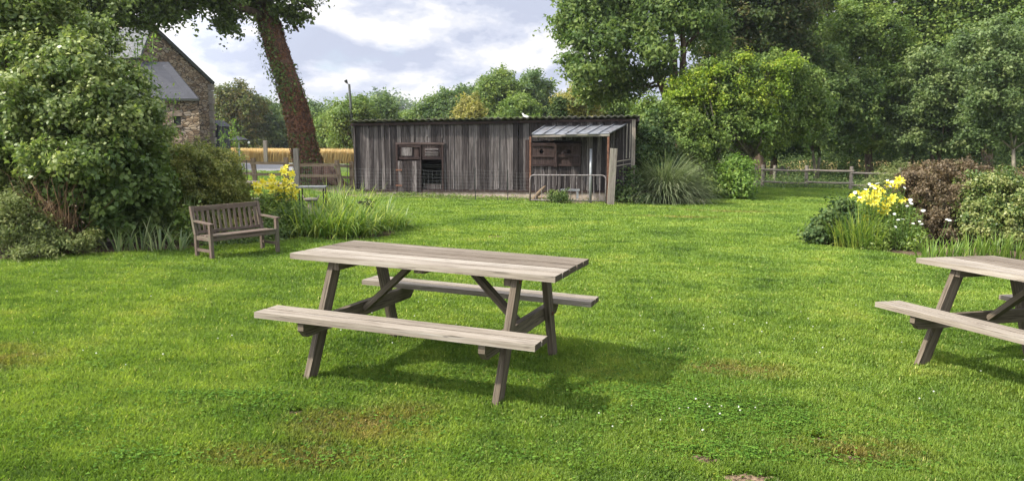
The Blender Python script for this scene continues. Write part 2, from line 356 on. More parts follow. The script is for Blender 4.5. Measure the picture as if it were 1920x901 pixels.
def leaves(name, C, Nn, size, mat, v, parent=None, rng=None, aspect=.55, droop=0., axis=None, local=None):
    """one rhombic folded leaf per row of C"""
    n = len(C); rng = rng or np.random.default_rng(1)
    a = rng.normal(size=(n, 3)) if axis is None else axis+rng.normal(size=(n, 3))*.35
    a[:, 2] -= droop; Nn = unit(Nn); a = unit(a-Nn*(a*Nn).sum(1, keepdims=True)); b = np.cross(Nn, a)
    L = size[:, None]*.5; W_ = L*aspect
    V = np.empty((n, 4, 3)); fold = Nn*L*.22
    V[:, 0] = C-a*L; V[:, 1] = C+b*W_+fold-a*L*.1; V[:, 2] = C+a*L; V[:, 3] = C-b*W_+fold-a*L*.1
    if local is not None: V -= np.array(local)
    F = np.arange(n*4).reshape(n, 4)
    return np_mesh(name, V.reshape(-1, 3), F, mat, v, parent)

def crown_pts(rng, blobs, leaf, cover=4., clump=.34, bottom=.25, scatter=1., hole=.0, vclump=.5, up=.5, shellin=.55):
    """blobs: (x,y,z,rx,ry,rz). leaves grow in uneven clumps and along outward sprays"""
    Cs, Ns, Vs = [], [], []
    for (x, y, z, rx, ry, rz) in blobs:
        rm = (rx*ry*rz)**(1/3); rc0 = max(clump*rm, leaf*2.0)
        nc = int(max(7, 7.0*(rm/rc0)**2*.95))
        d = unit(rng.normal(size=(nc*2, 3))); d = d[(d[:, 2] > -1+bottom)][:nc]
        rr = rng.uniform(shellin, 1.26, size=(len(d), 1))
        cc = d*rr*np.array([rx, ry, rz])*(1-.3*rc0/rm)
        for c, dd in zip(cc, d):
            rc = rc0*rng.uniform(.45, 1.35); nl = cover*math.pi*rc*rc/(leaf*leaf*.55)
            k = int(max(5, nl*rng.uniform(.35, 1.15))); q = unit(rng.normal(size=(k, 3)))*rng.uniform(.1, 1., size=(k, 1))**.55
            sx = rng.uniform(.6, 1.6, 3)*rc*np.array([1, 1, .46])*scatter
            P = c+q*sx+rng.normal(size=(k, 3))*leaf*.7
            # a spray of leaves along a twig leaving the clump
            ks = int(k*.28)
            if ks > 2:
                tw = unit((dd*.8+rng.normal(size=3)*.6+np.array([0, 0, .1])).reshape(1, 3))[0]; f = rng.random((ks, 1)); L_ = rc*rng.uniform(1.1, 2.3)
                P2 = c+tw*f*L_+np.array([0, 0, -1.])*f**2*L_*.3+rng.normal(size=(ks, 3))*leaf*(.75-.3*f); P = np.concatenate([P, P2]); q = np.concatenate([q, np.tile(tw, (ks, 1))])
            k = len(P); Cs.append(P+np.array([x, y, z]))
            Ns.append(unit(q)*.5+dd*.4+np.array([0, 0, up])+rng.normal(size=(k, 3))*.7)
            Vs.append(np.clip(vclump*rng.random()+(1-vclump)*rng.random(k), 0, 1))
    return np.concatenate(Cs), np.concatenate(Ns), np.concatenate(Vs)

def strap(name, B, ang, L, W_, lean, bend, mat, v, parent=None, K=6, local=None, droopw=1.):
    """strap leaves: base points B, azimuth ang, length L, width W_, starting lean and bend (radians)"""
    n = len(B); V = np.empty((n, K+1, 2, 3)); p = B.astype(float).copy(); hx = np.stack([np.cos(ang), np.sin(ang), 0*ang], 1)
    sd_ = np.stack([-np.sin(ang), np.cos(ang), 0*ang], 1)
    for k in range(K+1):
        t = k/K; wd = W_*(1-t**2.2)*(.55+.45*min(1, t*4)) if K > 2 else W_*(1-t)
        V[:, k, 0] = p+sd_*wd[:, None]/2; V[:, k, 1] = p-sd_*wd[:, None]/2
        th = lean+bend*(t+.5/K)**1.6
        p = p+(hx*np.sin(th)[:, None]+np.array([0, 0, 1])*np.cos(th)[:, None])*(L/K)[:, None]
    if local is not None: V -= np.array(local)
    idx = np.arange(n*(K+1)*2).reshape(n, K+1, 2)
    F = np.stack([idx[:, :-1, 0], idx[:, :-1, 1], idx[:, 1:, 1], idx[:, 1:, 0]], -1).reshape(-1, 4)
    return np_mesh(name, V.reshape(-1, 3), F, mat, np.repeat(v, K), parent)

def poly_mask(x, y, P):
    ins = np.zeros(len(x), bool); n = len(P)
    for i in range(n):
        x0, y0 = P[i]; x1, y1 = P[(i+1) % n]
        c = ((y0 > y) != (y1 > y)) & (x < (x1-x0)*(y-y0)/((y1-y0) if y1 != y0 else 1e-9)+x0); ins ^= c
    return ins

# ================================================================== GROUND
def axis_pts(a):
    return np.array(a)
xs = np.unique(np.concatenate([np.linspace(-600, -40, 12), np.linspace(-40, -12, 20), np.arange(-12, 12, .12), np.linspace(12, 40, 20), np.linspace(40, 600, 12)]))
ys = np.unique(np.concatenate([np.linspace(-40, 1, 12), np.arange(1, 26, .12), np.linspace(26, 90, 40), np.linspace(90, 900, 16)]))
X, Y = np.meshgrid(xs, ys); Z = GB(X, Y)
V = np.stack([X.ravel(), Y.ravel(), Z.ravel()], 1); nx = len(xs)
I, J = np.meshgrid(np.arange(len(xs)-1), np.arange(len(ys)-1)); a = (J*nx+I).ravel()
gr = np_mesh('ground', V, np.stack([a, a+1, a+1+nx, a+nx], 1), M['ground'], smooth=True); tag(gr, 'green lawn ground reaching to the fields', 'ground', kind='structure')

def sheet(name, pts, mat, dz, label, sub_=.5, wob=0):
    """flat irregular sheet draped on the ground"""
    P = [(p.x, p.y) for p in pts]; x0 = min(p[0] for p in P); x1 = max(p[0] for p in P); y0 = min(p[1] for p in P); y1 = max(p[1] for p in P)
    gx = np.arange(x0, x1+sub_, sub_); gy = np.arange(y0, y1+sub_, sub_); XX, YY = np.meshgrid(gx, gy)
    V = np.stack([XX.ravel(), YY.ravel(), GB(XX, YY).ravel()+dz], 1); n_ = len(gx)
    I, J = np.meshgrid(np.arange(len(gx)-1), np.arange(len(gy)-1)); a = (J*n_+I).ravel()
    c = V[a]+np.array([sub_/2, sub_/2, 0]); m = poly_mask(c[:, 0], c[:, 1], P)
    o = np_mesh(name, V, np.stack([a, a+1, a+1+n_, a+n_], 1)[m], mat, smooth=True); tag(o, label, 'ground', kind='structure'); return P
LB = sheet('soil', [gp(u, v) for u, v in ((-500, 505), (0, 488), (120, 480), (260, 473), (350, 468), (480, 452), (560, 449), (650, 450), (735, 442), (752, 420), (700, 398), (560, 385), (380, 375), (-300, 380), (-700, 400))], M['soil'], .012, 'dark soil of the left flower bed behind the bench', .08)
RB = sheet('soil', [gp(u, v) for u, v in ((1520, 446), (1538, 461), (1620, 471), (1700, 480), (1800, 489), (1920, 498), (2300, 520), (2300, 380), (1700, 385), (1600, 395), (1540, 415))], M['soil'], .012, 'dark soil of the right flower bed under yellow lilies', .08)
SB = sheet('earth', [gp(u, v) for u, v in ((560, 352), (668, 371), (760, 371), (900, 374), (1000, 378), (1160, 384), (1330, 384), (1330, 345), (1000, 340), (600, 342))], M['earth'], .012, 'trodden bare earth strip along the foot of the shed', .12)
sheet('road', [Vector((-60, 32.5, 0)), Vector((-11.2, 32.5, 0)), Vector((-10.2, 40, 0)), Vector((-10.5, 49.3, 0)), Vector((-60, 49.3, 0))], M['gravel'], .02, 'pale grey farm yard road beyond the rail fence', .7)

# ---- lawn blades (nobody could count them)
def make_grass():
    rng = np.random.default_rng(3); bx, by = [], []
    n = 2150000; y = 2.9*(36/2.9)**rng.random(n)          # denser near the camera
    x = rng.uniform(-.90, .90, n)*y+rng.normal(size=n)*.1
    m = (y < 36)
    keep = np.ones(n, bool)
    for P in (LB, RB): keep &= ~poly_mask(x+rng.normal(size=n)*.04, y+rng.normal(size=n)*.05, P)
    keep &= ~(poly_mask(x+rng.normal(size=n)*.08, y+rng.normal(size=n)*.15, SB) & (rng.random(n) < .85))
    for (a, b, ra, rb) in BARE: keep &= (((x-a)/ra)**2+((y-b)/rb)**2+rng.normal(size=n)*.22+.38*np.sin(x*55+y*20)+.3*np.sin(y*70-x*31)) > 1.0
    for (a, b, ra, rb) in BROWN: keep &= ~(((((x-a)/ra)**2+((y-b)/rb)**2) < 1.0) & (rng.random(n) < .35))
    x, y = x[keep], y[keep]; n = len(x)
    tuft = .5+.5*np.sin(x*9+np.sin(y*7)*2)*np.sin(y*8.3+np.sin(x*6)*2); big = .5+.5*np.sin(x*1.7+1)*np.sin(y*1.3+.6*x)
    L = (.012+.018*rng.random(n)+.018*tuft+.010*big)*(1+.015*y); W_ = .0024*(1+y*.42)*rng.uniform(.7, 1.3, n)
    ang = rng.uniform(0, 2*np.pi, n); lean = rng.uniform(.1, 1.05, n); B = np.stack([x, y, GB(x, y)-.003], 1)
    hx = np.stack([np.cos(ang), np.sin(ang), 0*ang], 1); sd_ = np.stack([-np.sin(ang), np.cos(ang), 0*ang], 1)
    m1 = B+(hx*np.sin(lean*.6)[:, None]+np.array([0, 0, 1])*np.cos(lean*.6)[:, None])*(L*.55)[:, None]
    tip = m1+(hx*np.sin(lean*1.7)[:, None]+np.array([0, 0, 1])*np.cos(lean*1.7)[:, None])*(L*.5)[:, None]
    hw = sd_*(W_/2)[:, None]
    V = np.stack([B-hw, B+hw, m1+hw*.9, tip, m1-hw*.9], 1)
    F = np.arange(n*5).reshape(n, 5); v = np.clip(.05+.6*rng.random(n)+.28*tuft, 0, .93); far_ = np.clip((y-6)/10, 0, 1); v = v*(1-.6*far_)+.6*.6*far_; v[rng.random(n) < .014*(1-far_)] = 1
    o = np_mesh('grass', V.reshape(-1, 3), F, M['grass'], v); tag(o, 'short mown lawn grass with streaks of lighter and darker green', 'grass', kind='stuff')
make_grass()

# ---- clover patches and their white heads in the lawn
M['clover'] = leaf_mat('clover_leaf', [(.045, .105, .014), (.08, .165, .02), (.135, .235, .032)], .3, .7, .08)
M['clover_head'] = plain_mat('clover_heads', (.36, .38, .28), (.5, .52, .42), 30)
def make_clover():
    rng = np.random.default_rng(5); Cs = []
    patches = [(1320, 770, .42, .2, 900), (1230, 745, .45, .22, 1000), (1150, 690, .3, .25, 350), (1400, 800, .4, .14, 1000), (1320, 845, .12, .05, 260), (1300, 690, .35, .3, 400), (1410, 860, .22, .07, 420), (1500, 790, .3, .15, 300),
               (1100, 735, .5, .22, 700), (1540, 830, .5, .2, 300), (1000, 860, .5, .12, 300), (340, 745, .35, .06, 420), (450, 745, .25, .06, 380), (130, 800, .5, .2, 380), (260, 865, .3, .1, 400), (480, 770, .4, .15, 250), (1250, 560, .6, .5, 200), (800, 800, .5, .2, 350), (900, 700, .45, .4, 500), (750, 720, .35, .2, 300), (200, 700, .6, .3, 250), (640, 870, .3, .1, 300), (1700, 800, .6, .3, 300), (1640, 880, .3, .1, 250)]
    for (u, v, a, b, k) in patches:
        p = gp(u, v); k = int(k*1.1); q = rng.normal(size=(k, 2))*[a, b]*rng.uniform(.4, 1.25, (k, 1))
        x = p.x+q[:, 0]+.06*np.sin(q[:, 1]*40); y = p.y+q[:, 1]; Cs.append(np.stack([x, y], 1))
    xy = np.concatenate(Cs); n = len(xy); h = rng.uniform(.015, .042, n)
    C = np.stack([xy[:, 0], xy[:, 1], GB(xy[:, 0], xy[:, 1])+h], 1)
    C3 = np.repeat(C, 3, 0); an = np.repeat(rng.uniform(0, 6.28, n), 3)+np.tile([0, 2.09, 4.19], n); s_ = np.repeat(rng.uniform(.006, .0115, n), 3)
    C3 = C3+np.stack([np.cos(an), np.sin(an), 0*an], 1)*s_[:, None]*.5
    ax = np.stack([np.cos(an), np.sin(an), 0*an], 1)
    o = leaves('clover', C3, np.array([0, 0, 1.])+rng.normal(size=(3*n, 3))*.28, s_*1.25, M['clover'], np.repeat(rng.random(n), 3), rng=rng, aspect=.9, axis=ax*3)
    tag(o, 'dark clover patches growing low in the lawn', 'clover', kind='stuff')
    mb = MB()
    for (u, v, a, b, k) in ((1340, 770, 40, 25, 9), (1450, 640, 120, 50, 18), (700, 590, 300, 90, 10), (1240, 640, 90, 60, 9), (1150, 790, 120, 40, 8), (250, 640, 200, 100, 10), (1690, 720, 150, 100, 9)):
        for _ in range(k):
            p = gp(u+rnd.gauss(0, a), v+rnd.gauss(0, b*.6)); r = rnd.uniform(.004, .007); mb.ball((p.x, p.y, float(GB(p.x, p.y))+.045), r, 6, 4, sq=(1, 1, .8))
    o = mb.build('clover_flowers', M['clover_head'], smooth=True); tag(o, 'tiny white clover heads dotted over the lawn', 'clover', kind='stuff')
make_clover()
m = MB(); rr = random.Random(3)
for (x, y, a, b) in BARE[:5]:
    for _ in range(70):
        px_, py_ = x+rr.gauss(0, a*.5), y+rr.gauss(0, b*.5); r = rr.uniform(.003, .009); m.ball((px_, py_, float(GB(px_, py_))+r*.3), r, 5, 4, sq=(rr.uniform(.7, 1.4), rr.uniform(.7, 1.3), rr.uniform(.5, .9)))
tag(m.build('soil_crumbs', M['soil']), 'crumbs of bare soil in the worn patches of the lawn', 'soil', kind='stuff')

# ---- wheat beyond the road, and a second field seen under the trees on the right
M['wheat'] = leaf_mat('wheat_stalks', [(.34, .22, .085), (.48, .35, .16), (.62, .49, .26), (.72, .60, .36)], .25, tcol=(1.1, 1, .6))
def wheat_field(x0, x1, y0, y1, n, h, label, name='wheat_field'):
    rng = np.random.default_rng(9); x = rng.uniform(x0, x1, n); y = y0+(y1-y0)*rng.random(n)**2.2
    B = np.stack([x, y, G(x, y)], 1); top = .03*np.sin(x*.9)+.05*np.sin(x*.37+y*.2)
    L = h*(1+top)*rng.uniform(.86, 1.06, n); ang = rng.normal(size=n)*.5
    V1 = strap(name, B, ang, L, np.full(n, .055)*rng.uniform(.6, 1.5, n), rng.uniform(0, .10, n), rng.uniform(0, .5, n), M['wheat'], np.clip(rng.normal(size=n)*.2+.5, 0, 1), K=3)
    tag(V1, label, 'wheat', kind='stuff')
wheat_field(-45, -6, 51, 62, 60000, .92, 'golden ripe wheat standing beyond the road and the rail fence')
sheet('field', [Vector((-90, 52.5, 0)), Vector((4, 52.5, 0)), Vector((4, 95, 0)), Vector((-90, 95, 0))], M['wheat_top'], .72, 'golden wheat field top running back to the tree line', 1.2)
sheet('field', [Vector((9, 48, 0)), Vector((70, 48, 0)), Vector((90, 85, 0)), Vector((9, 85, 0))], M['wheat_top'], .30, 'pale golden field behind the wood on the right', 1.2)

# ================================================================== FURNITURE
def make_picnic_table():
    t = thing('picnic_table', None, None)
    L, W_, H, th = .8957, .4013, .754, .037
    rr = random.Random(4)
    m = MB(); nP = 5; gap = .022; pw = (2*W_-gap*(nP-1))/nP
    for i in range(nP):
        y = -W_+pw/2+i*(pw+gap); m.box((rr.uniform(-.003, .003), y, H-th/2+rr.uniform(-.0015, .0015)), (2*L, pw, th), ends=-.3)
        if i < nP-1: m.box((0, y+pw/2+gap/2, H-th/2-.003), (2*L-.02, gap*.96, th-.004), -1.)  # dark strip put in the gap in place of its shade
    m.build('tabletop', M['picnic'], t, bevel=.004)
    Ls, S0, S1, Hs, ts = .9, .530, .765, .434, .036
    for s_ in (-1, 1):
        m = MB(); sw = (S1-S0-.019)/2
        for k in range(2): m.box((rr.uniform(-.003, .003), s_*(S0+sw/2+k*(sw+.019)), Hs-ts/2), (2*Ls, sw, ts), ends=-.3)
        m.box((0, s_*(S0+sw+.0095), Hs-ts/2-.003), (2*Ls-.02, .0185, ts-.004), -1.)  # dark strip painting the shade between the two seat boards
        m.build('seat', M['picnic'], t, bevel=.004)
    A = .6264
    for sx in (-1, 1):
        for sy in (-1, 1):
            m = MB(); y0, y1 = sy*.585, sy*.285; w2 = .052
            xa = sx*A-.019; xb = sx*A+.019; zt = H-th-.002
            c = []
            for z, y in ((-.02, y0), (zt, y1)): c += [(xa, y-w2, z), (xb, y-w2, z), (xb, y+w2, z), (xa, y+w2, z)]
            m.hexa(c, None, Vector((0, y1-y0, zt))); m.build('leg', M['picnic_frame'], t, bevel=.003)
        xo = sx*(A-.042) ; zb = Hs-ts-.05       # seat bearer with clipped ends, bolted inside the legs
        m = MB(); h = .048; e = S1-.02
        for q in (0, 1):
            pass
        x0, x1 = xo-.02, xo+.02
        prof = [(-e+.05, zb-h), (e-.05, zb-h), (e, zb-h+.045), (e, zb+h), (-e, zb+h), (-e, zb-h+.045)]
        m.poly([(x1, y, z) for y, z in prof], .5, axis=(0, 1, 0)); m.poly([(x0, y, z) for y, z in prof[::-1]], .5, axis=(0, 1, 0))
        for k in range(6):
            a, b = prof[k], prof[(k+1) % 6]; m.poly([(x0, a[0], a[1]), (x0, b[0], b[1]), (x1, b[0], b[1]), (x1, a[0], a[1])][::1], .5, axis=(0, 1, 0))
        m.build('bearer', M['picnic_frame'], t, bevel=.002)
        m = MB(); m.box((sx*(A-.042), 0, H-th-.030), (.04, 2*W_-.10, .054), axis=(0, 1, 0)); m.build('top_batten', M['picnic_frame'], t, bevel=.002)
        m = MB(); m.beam((sx*(A-.064), 0, zb+.0), (sx*(A-.44), 0, H-th-.012), .075, .036, up=(1, 0, 1)); m.build('brace', M['picnic_frame'], t, bevel=.002)
        for sy in (-1, 1):
            m = MB(); y = sy*(.585-.3*zb/.715); m.tube([(sx*(A+.019), y, zb), (sx*(A+.028), y, zb)], .013, 8); m.build('bolt', M['rust'], t)
            m = MB(); y = sy*(.585-.3*.68/.715); m.tube([(sx*(A+.019), y, .685), (sx*(A+.028), y, .685)], .012, 8); m.build('bolt', M['rust'], t)
    m = MB(); m.box((0, 0, H-th-.016), (.07, 2*W_-.12, .03), axis=(0, 1, 0)); m.build('middle_batten', M['picnic_frame'], t, bevel=.002)
    return t
def stand(t, x, y, yaw):
    t.location = (x, y, g0(x, y)); sl = math.atan(.0322)
    # sits on the sloping lawn
    t.rotation_euler = (Matrix.Rotation(sl, 3, 'Y') @ Matrix.Rotation(yaw, 3, 'Z')).to_euler()
PG = 'weathered picnic tables with fixed seats on the lawn'
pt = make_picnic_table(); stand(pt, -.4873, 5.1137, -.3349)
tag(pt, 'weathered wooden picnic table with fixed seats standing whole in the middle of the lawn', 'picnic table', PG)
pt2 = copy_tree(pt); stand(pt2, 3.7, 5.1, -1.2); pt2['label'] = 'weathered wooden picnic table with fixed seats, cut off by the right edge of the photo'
E1 = at(478, 350, 12.9)
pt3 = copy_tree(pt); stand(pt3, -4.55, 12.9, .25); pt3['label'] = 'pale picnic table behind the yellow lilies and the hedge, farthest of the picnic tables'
def dims_bench():
    t = thing('garden_bench', 'weathered brown slatted wooden garden bench with armrests beside the left flower bed', 'bench')
    W_, Dp = .66, .5                    # half width, depth; local +x along the seat, -y to the front
    for sx in (-1, 1):
        m = MB(); m.box((sx*W_, 0, .31), (.055, .06, .64), axis=(0, 0, 1)); m.build('front_leg', M['bench'], t, bevel=.003)
        m = MB(); m.beam((sx*W_, Dp-.06, -.01), (sx*W_, Dp-.06, .42), .055, .06, up=(0, 1, 0)); m.beam((sx*W_, Dp-.062, .40), (sx*W_, Dp+.04, .92), .055, .058, up=(0, 1, 0)); m.build('back_leg', M['bench'], t, bevel=.003)
        m = MB(); m.beam((sx*W_, -.06, .635), (sx*W_, Dp-.03, .665), .075, .026); m.build('armrest', M['bench'], t, bevel=.004)
        for z_, w_ in ((.16, .05), (.37, .07)): m = MB(); m.box((sx*W_, Dp/2-.03, z_), (.032, Dp-.11, w_), axis=(0, 1, 0)); m.build('side_rail', M['bench'], t, bevel=.002)
    m = MB()
    for k in range(6): m.box((0, -.005+k*.075, .425-.004*k), (2*W_-.06 if k else 2*W_-.06, .062, .022))
    m.build('seat', M['bench'], t, bevel=.003)
    for y_ in (0, Dp-.07): m = MB(); m.box((0, y_, .372), (2*W_-.06, .03, .07)); m.build('seat_rail', M['bench'], t, bevel=.003)
    m = MB(); m.box((0, Dp+.025, .87), (2*W_-.058, .034, .085)); m.build('top_rail', M['bench'], t, bevel=.003)
    m = MB(); m.box((0, Dp-.045, .455), (2*W_-.058, .03, .05)); m.build('lower_back_rail', M['bench'], t, bevel=.003)
    for k in range(12):
        x = -W_+.085+k*(2*W_-.17)/11; m = MB(); m.beam((x, Dp-.045, .45), (x, Dp+.025, .86), .048, .014, up=(0, 1, 0)); m.build('back_slat', M['bench'], t)
    return t
bn = dims_bench()
f0, f1 = gp(398, 486), gp(521, 474); mid = (f0+f1)/2; bn.location = (mid.x, mid.y, g0(mid.x, mid.y)); dvx = (f1-f0)
bw = dvx.length; bn.rotation_euler = (0, -.02, math.atan2(dvx.y, dvx.x)); s_ = bw/1.32; bn.scale = (s_, .8, .70)
print('bench width', bw, math.degrees(bn.rotation_euler[2]))

# grey garden table and pale ornament beyond the daylilies
p = at(586, 350, 13.3); gz = g0(p.x, p.y); zt = p.z-gz
gt = thing('garden_table', 'small grey metal garden table behind the yellow lilies', 'table', (p.x, p.y, gz), .12)
m = MB(); m.box((0, 0, zt), (.46, .42, .022)); m.build('table_top', M['tablegrey'], gt, bevel=.004)
for sx in (-1, 1):
    for sy in (-1, 1):
        m = MB(); m.tube([(sx*.2, sy*.18, zt-.02), (sx*.19, sy*.17, -.01)], .011, 8); m.build('leg', M['darkiron'], gt)
p = at(583, 374, 12.75); gz = g0(p.x, p.y); h = p.z-gz
od = thing('bird_bath', 'pale stone bird bath with two upturned ends behind the daylily leaves', 'bird bath', (p.x, p.y, gz))
m = MB(); m.tube([(0, 0, 0), (0, 0, .08), (0, 0, .12), (0, 0, h-.05)], [.10, .09, .045, .05], 12); m.build('pedestal', M['oldpost'], od, smooth=True)
m = MB(); m.ball((0, 0, h), .11, 14, 8, sq=(1.1, .9, .33)); m.build('bowl', M['oldpost'], od, smooth=True)
for s_ in (-1, 1):
    m = MB(); m.tube([(s_*.08, 0, h+.01), (s_*.12, 0, h+.03), (s_*.13, 0, h+.08)], [.016, .012, .005], 8); m.build('horn', M['oldpost'], od, smooth=True)

# ================================================================== THE SHED
SO = gp(668, 361); SA = -R(6.0); SL = 7.85                 # left front foot, heading of the wall
ca, sa = math.cos(SA), math.sin(SA)
def sloc(u, v, dep=0.0):       # wall-plane coordinates (x along wall, z) seen at a pixel, for a plane 'dep' in front of the wall
    q = ray(u, v); ox, oy = SO.x+sa*dep, SO.y-ca*dep
    # ox + ca*l = q.x*t ; oy + sa*l = q.y*t
    det = ca*(-q.y)+q.x*sa; l = ((-ox)*(-q.y)-(-q.x)*(-oy))/det
    t = (oy+sa*l)/q.y; return l, CAM_H+q.z*t
SB0 = thing('shed', 'long low shed of dark weathered vertical boards with a corrugated roof and tin lean-to', 'shed', (SO.x, SO.y, 0), SA)
ZT0 = sloc(664, 232)[1]; ZT1 = sloc(1186, 223)[1]; ZB = .235
SL = sloc(1189, 300)[0]; print('shed', SL, ZT0, ZT1, 'board bottom', sloc(668, 355), sloc(990, 357))
def top(x): return ZT0+(ZT1-ZT0)*x/SL
dL, dz = sloc(745, 271); dM = sloc(790, 271)[0]; dR = sloc(830, 271)[0]
hz = sloc(790, 301)[1]; yb = sloc(790, 355)[1]
tL, tz = sloc(993, 266); tR = sloc(1091, 266)[0]
def board_run(m, x0, x1, zb, zt, y=0., w0=.09, w1=.17, jag=.02, tilt=.006, th=.02, topf=None):
    x = x0
    while x < x1-.02:
        wd = min(rnd.uniform(w0, w1), x1-x); 
        if x1-(x+wd) < .05: wd = x1-x
        a = rnd.gauss(0, tilt); yy = y+rnd.uniform(-.008, .008); b = zb+rnd.uniform(-jag, jag); t_ = (topf(x) if topf else zt)
        e = wd-rnd.uniform(.004, .016)
        m.hexa([(x, yy-th, b), (x+e, yy-th+a, b), (x+e, yy+a, b), (x, yy, b), (x+a, yy-th, t_), (x+e+a, yy-th+a, t_), (x+e+a, yy+a, t_), (x+a, yy, t_)], None, (0, 0, 1))
        if rnd.random() < .35: m.box((x+e, yy-th-.008, (b+t_)/2), (rnd.uniform(.015, .035), .012, t_-b-rnd.uniform(0, .5)), rnd.uniform(.8, 1.0), (0, 0, 1))
        x += wd
m = MB(); m.rng = random.Random(21)
board_run(m, 0, dL, ZB, 0, topf=top); board_run(m, dL, dR, dz+.02, 0, topf=top); board_run(m, dR, tL, ZB, 0, topf=top)
board_run(m, tL, tR, tz+.03, 0, topf=top); board_run(m, tR, SL, ZB, 0, topf=top)
board_run(m, tL, tR, ZB, sloc(1040, 311)[1])
m.build('front_boards', M['shed'], SB0)
DEP = 3.6
for side in (0., SL):
    y = 0.; m = MB()
    while y < DEP:
        wd = rnd.uniform(.1, .17); x = side+rnd.uniform(-.01, .01); zt_ = top(side)-.14*y-.02; m.hexa([(x-.01, y, ZB-.1), (x+.01, y, ZB-.1), (x+.01, y+wd-.008, ZB-.1), (x-.01, y+wd-.008, ZB-.1), (x-.01, y, zt_), (x+.01, y, zt_), (x+.01, y+wd-.008, zt_), (x-.01, y+wd-.008, zt_)], None, (0, 0, 1)); y += wd
    m.build('side_boards', M['shed'], SB0)
m = MB(); m.poly([(0, DEP, -.3), (SL, DEP, -.3), (SL, DEP, top(SL)-.14*DEP), (0, DEP, top(0)-.14*DEP)]); m.build('back_wall', M['shed'], SB0)
m = MB(); m.box((SL/2, DEP/2, .1), (SL-.1, DEP-.1, .1)); m.box((SL/2, .10, 1.2), (SL-.06, .02, 1.7)) ; m.f = m.f[:6]; m.uv = m.uv[:6]; m.a = m.a[:6]; m.v = m.v[:24]; m.build('floor', M['void'], SB0)
m = MB(); m.box((SL/2, .06, -.07), (SL+.02, .2, .53)); m.build('plinth', M['plinth'], SB0)
m = MB(); m.beam((-.02, -.045, ZB-.025), (tR+2., -.045, ZB-.02), .05, .06); m.build('sill_beam', M['shed_red'], SB0)
# posts and strips at the right corner
m = MB(); m.beam((SL-.03, -.05, -.1), (SL-.03, -.05, top(SL)-.02), .10, .10, up=(1, 0, 0)); m.build('corner_post', M['fence'], SB0)
m = MB(); m.beam((.0, -.035, ZB), (.0, -.035, top(0)-.02), .07, .05, up=(1, 0, 0)); m.build('corner_post', M['shed'], SB0)
for u in (1175, 1181):
    l = sloc(u, 260)[0]; m = MB(); m.beam((l, -.05, sloc(u, 296)[1]), (l+.01, -.05, sloc(u, 232)[1]), .035, .03, up=(1, 0, 0), v=1.); m.build('pale_strip', M['oldpost'], SB0)
# corrugated roof, falling to the back
def corrugated(name, x0, x1, y0, y1, zf, period, amp, th, mat, parent, n=8, xshear=0., ragged=0.):
    K = int((x1-x0)/period*n); J = 8; V = []; F = []
    for lay in (0, 1):
        for j in range(J+1):
            f = j/J
            for i in range(K+1):
                x = x0+(x1-x0)*i/K; y = y0+(y1-y0)*f; rg = (ragged*math.sin(math.floor((x-x0)/(.95))*7.3)) if j == 0 else 0
                V.append((x+xshear*(1-f), y+rg, zf(x, f)+amp*math.cos(2*math.pi*(x-x0)/period)-lay*th))
    W1 = K+1
    for lay in (0, 1):
        o = lay*W1*(J+1)
        for j in range(J):
            for i in range(K):
                q = [o+j*W1+i, o+j*W1+i+1, o+(j+1)*W1+i+1, o+(j+1)*W1+i]; F.append(q if not lay else q[::-1])
    o = W1*(J+1)
    for i in range(K): F.append([i, o+i, o+i+1, i+1]); F.append([J*W1+i, J*W1+i+1, o+J*W1+i+1, o+J*W1+i])
    for j in range(J): F.append([j*W1, (j+1)*W1, o+(j+1)*W1, o+j*W1]); F.append([j*W1+K, o+j*W1+K, o+(j+1)*W1+K, (j+1)*W1+K])
    ob = np_mesh(name, np.array(V), np.array(F), mat, parent=parent, smooth=False); return ob
corrugated('roof', -.12, SL+.12, -.26, DEP+.2, lambda x, f: top(x)+.052-.15*(f*(DEP+.46)-.26), .177, .019, .010, M['cement_roof'], SB0, ragged=.02)
m = MB(); m.beam((-.1, -.07, top(0)-.03), (SL+.08, -.07, top(SL)-.03), .05, .07); m.build('wall_plate', M['shed_red'], SB0)
m = MB(); m.beam((SL+.1, -.2, top(SL)+.0), (SL+.1, DEP+.1, top(SL)+.0-.15*(DEP+.3)), .04, .12); m.build('barge_board', M['shed'], SB0)
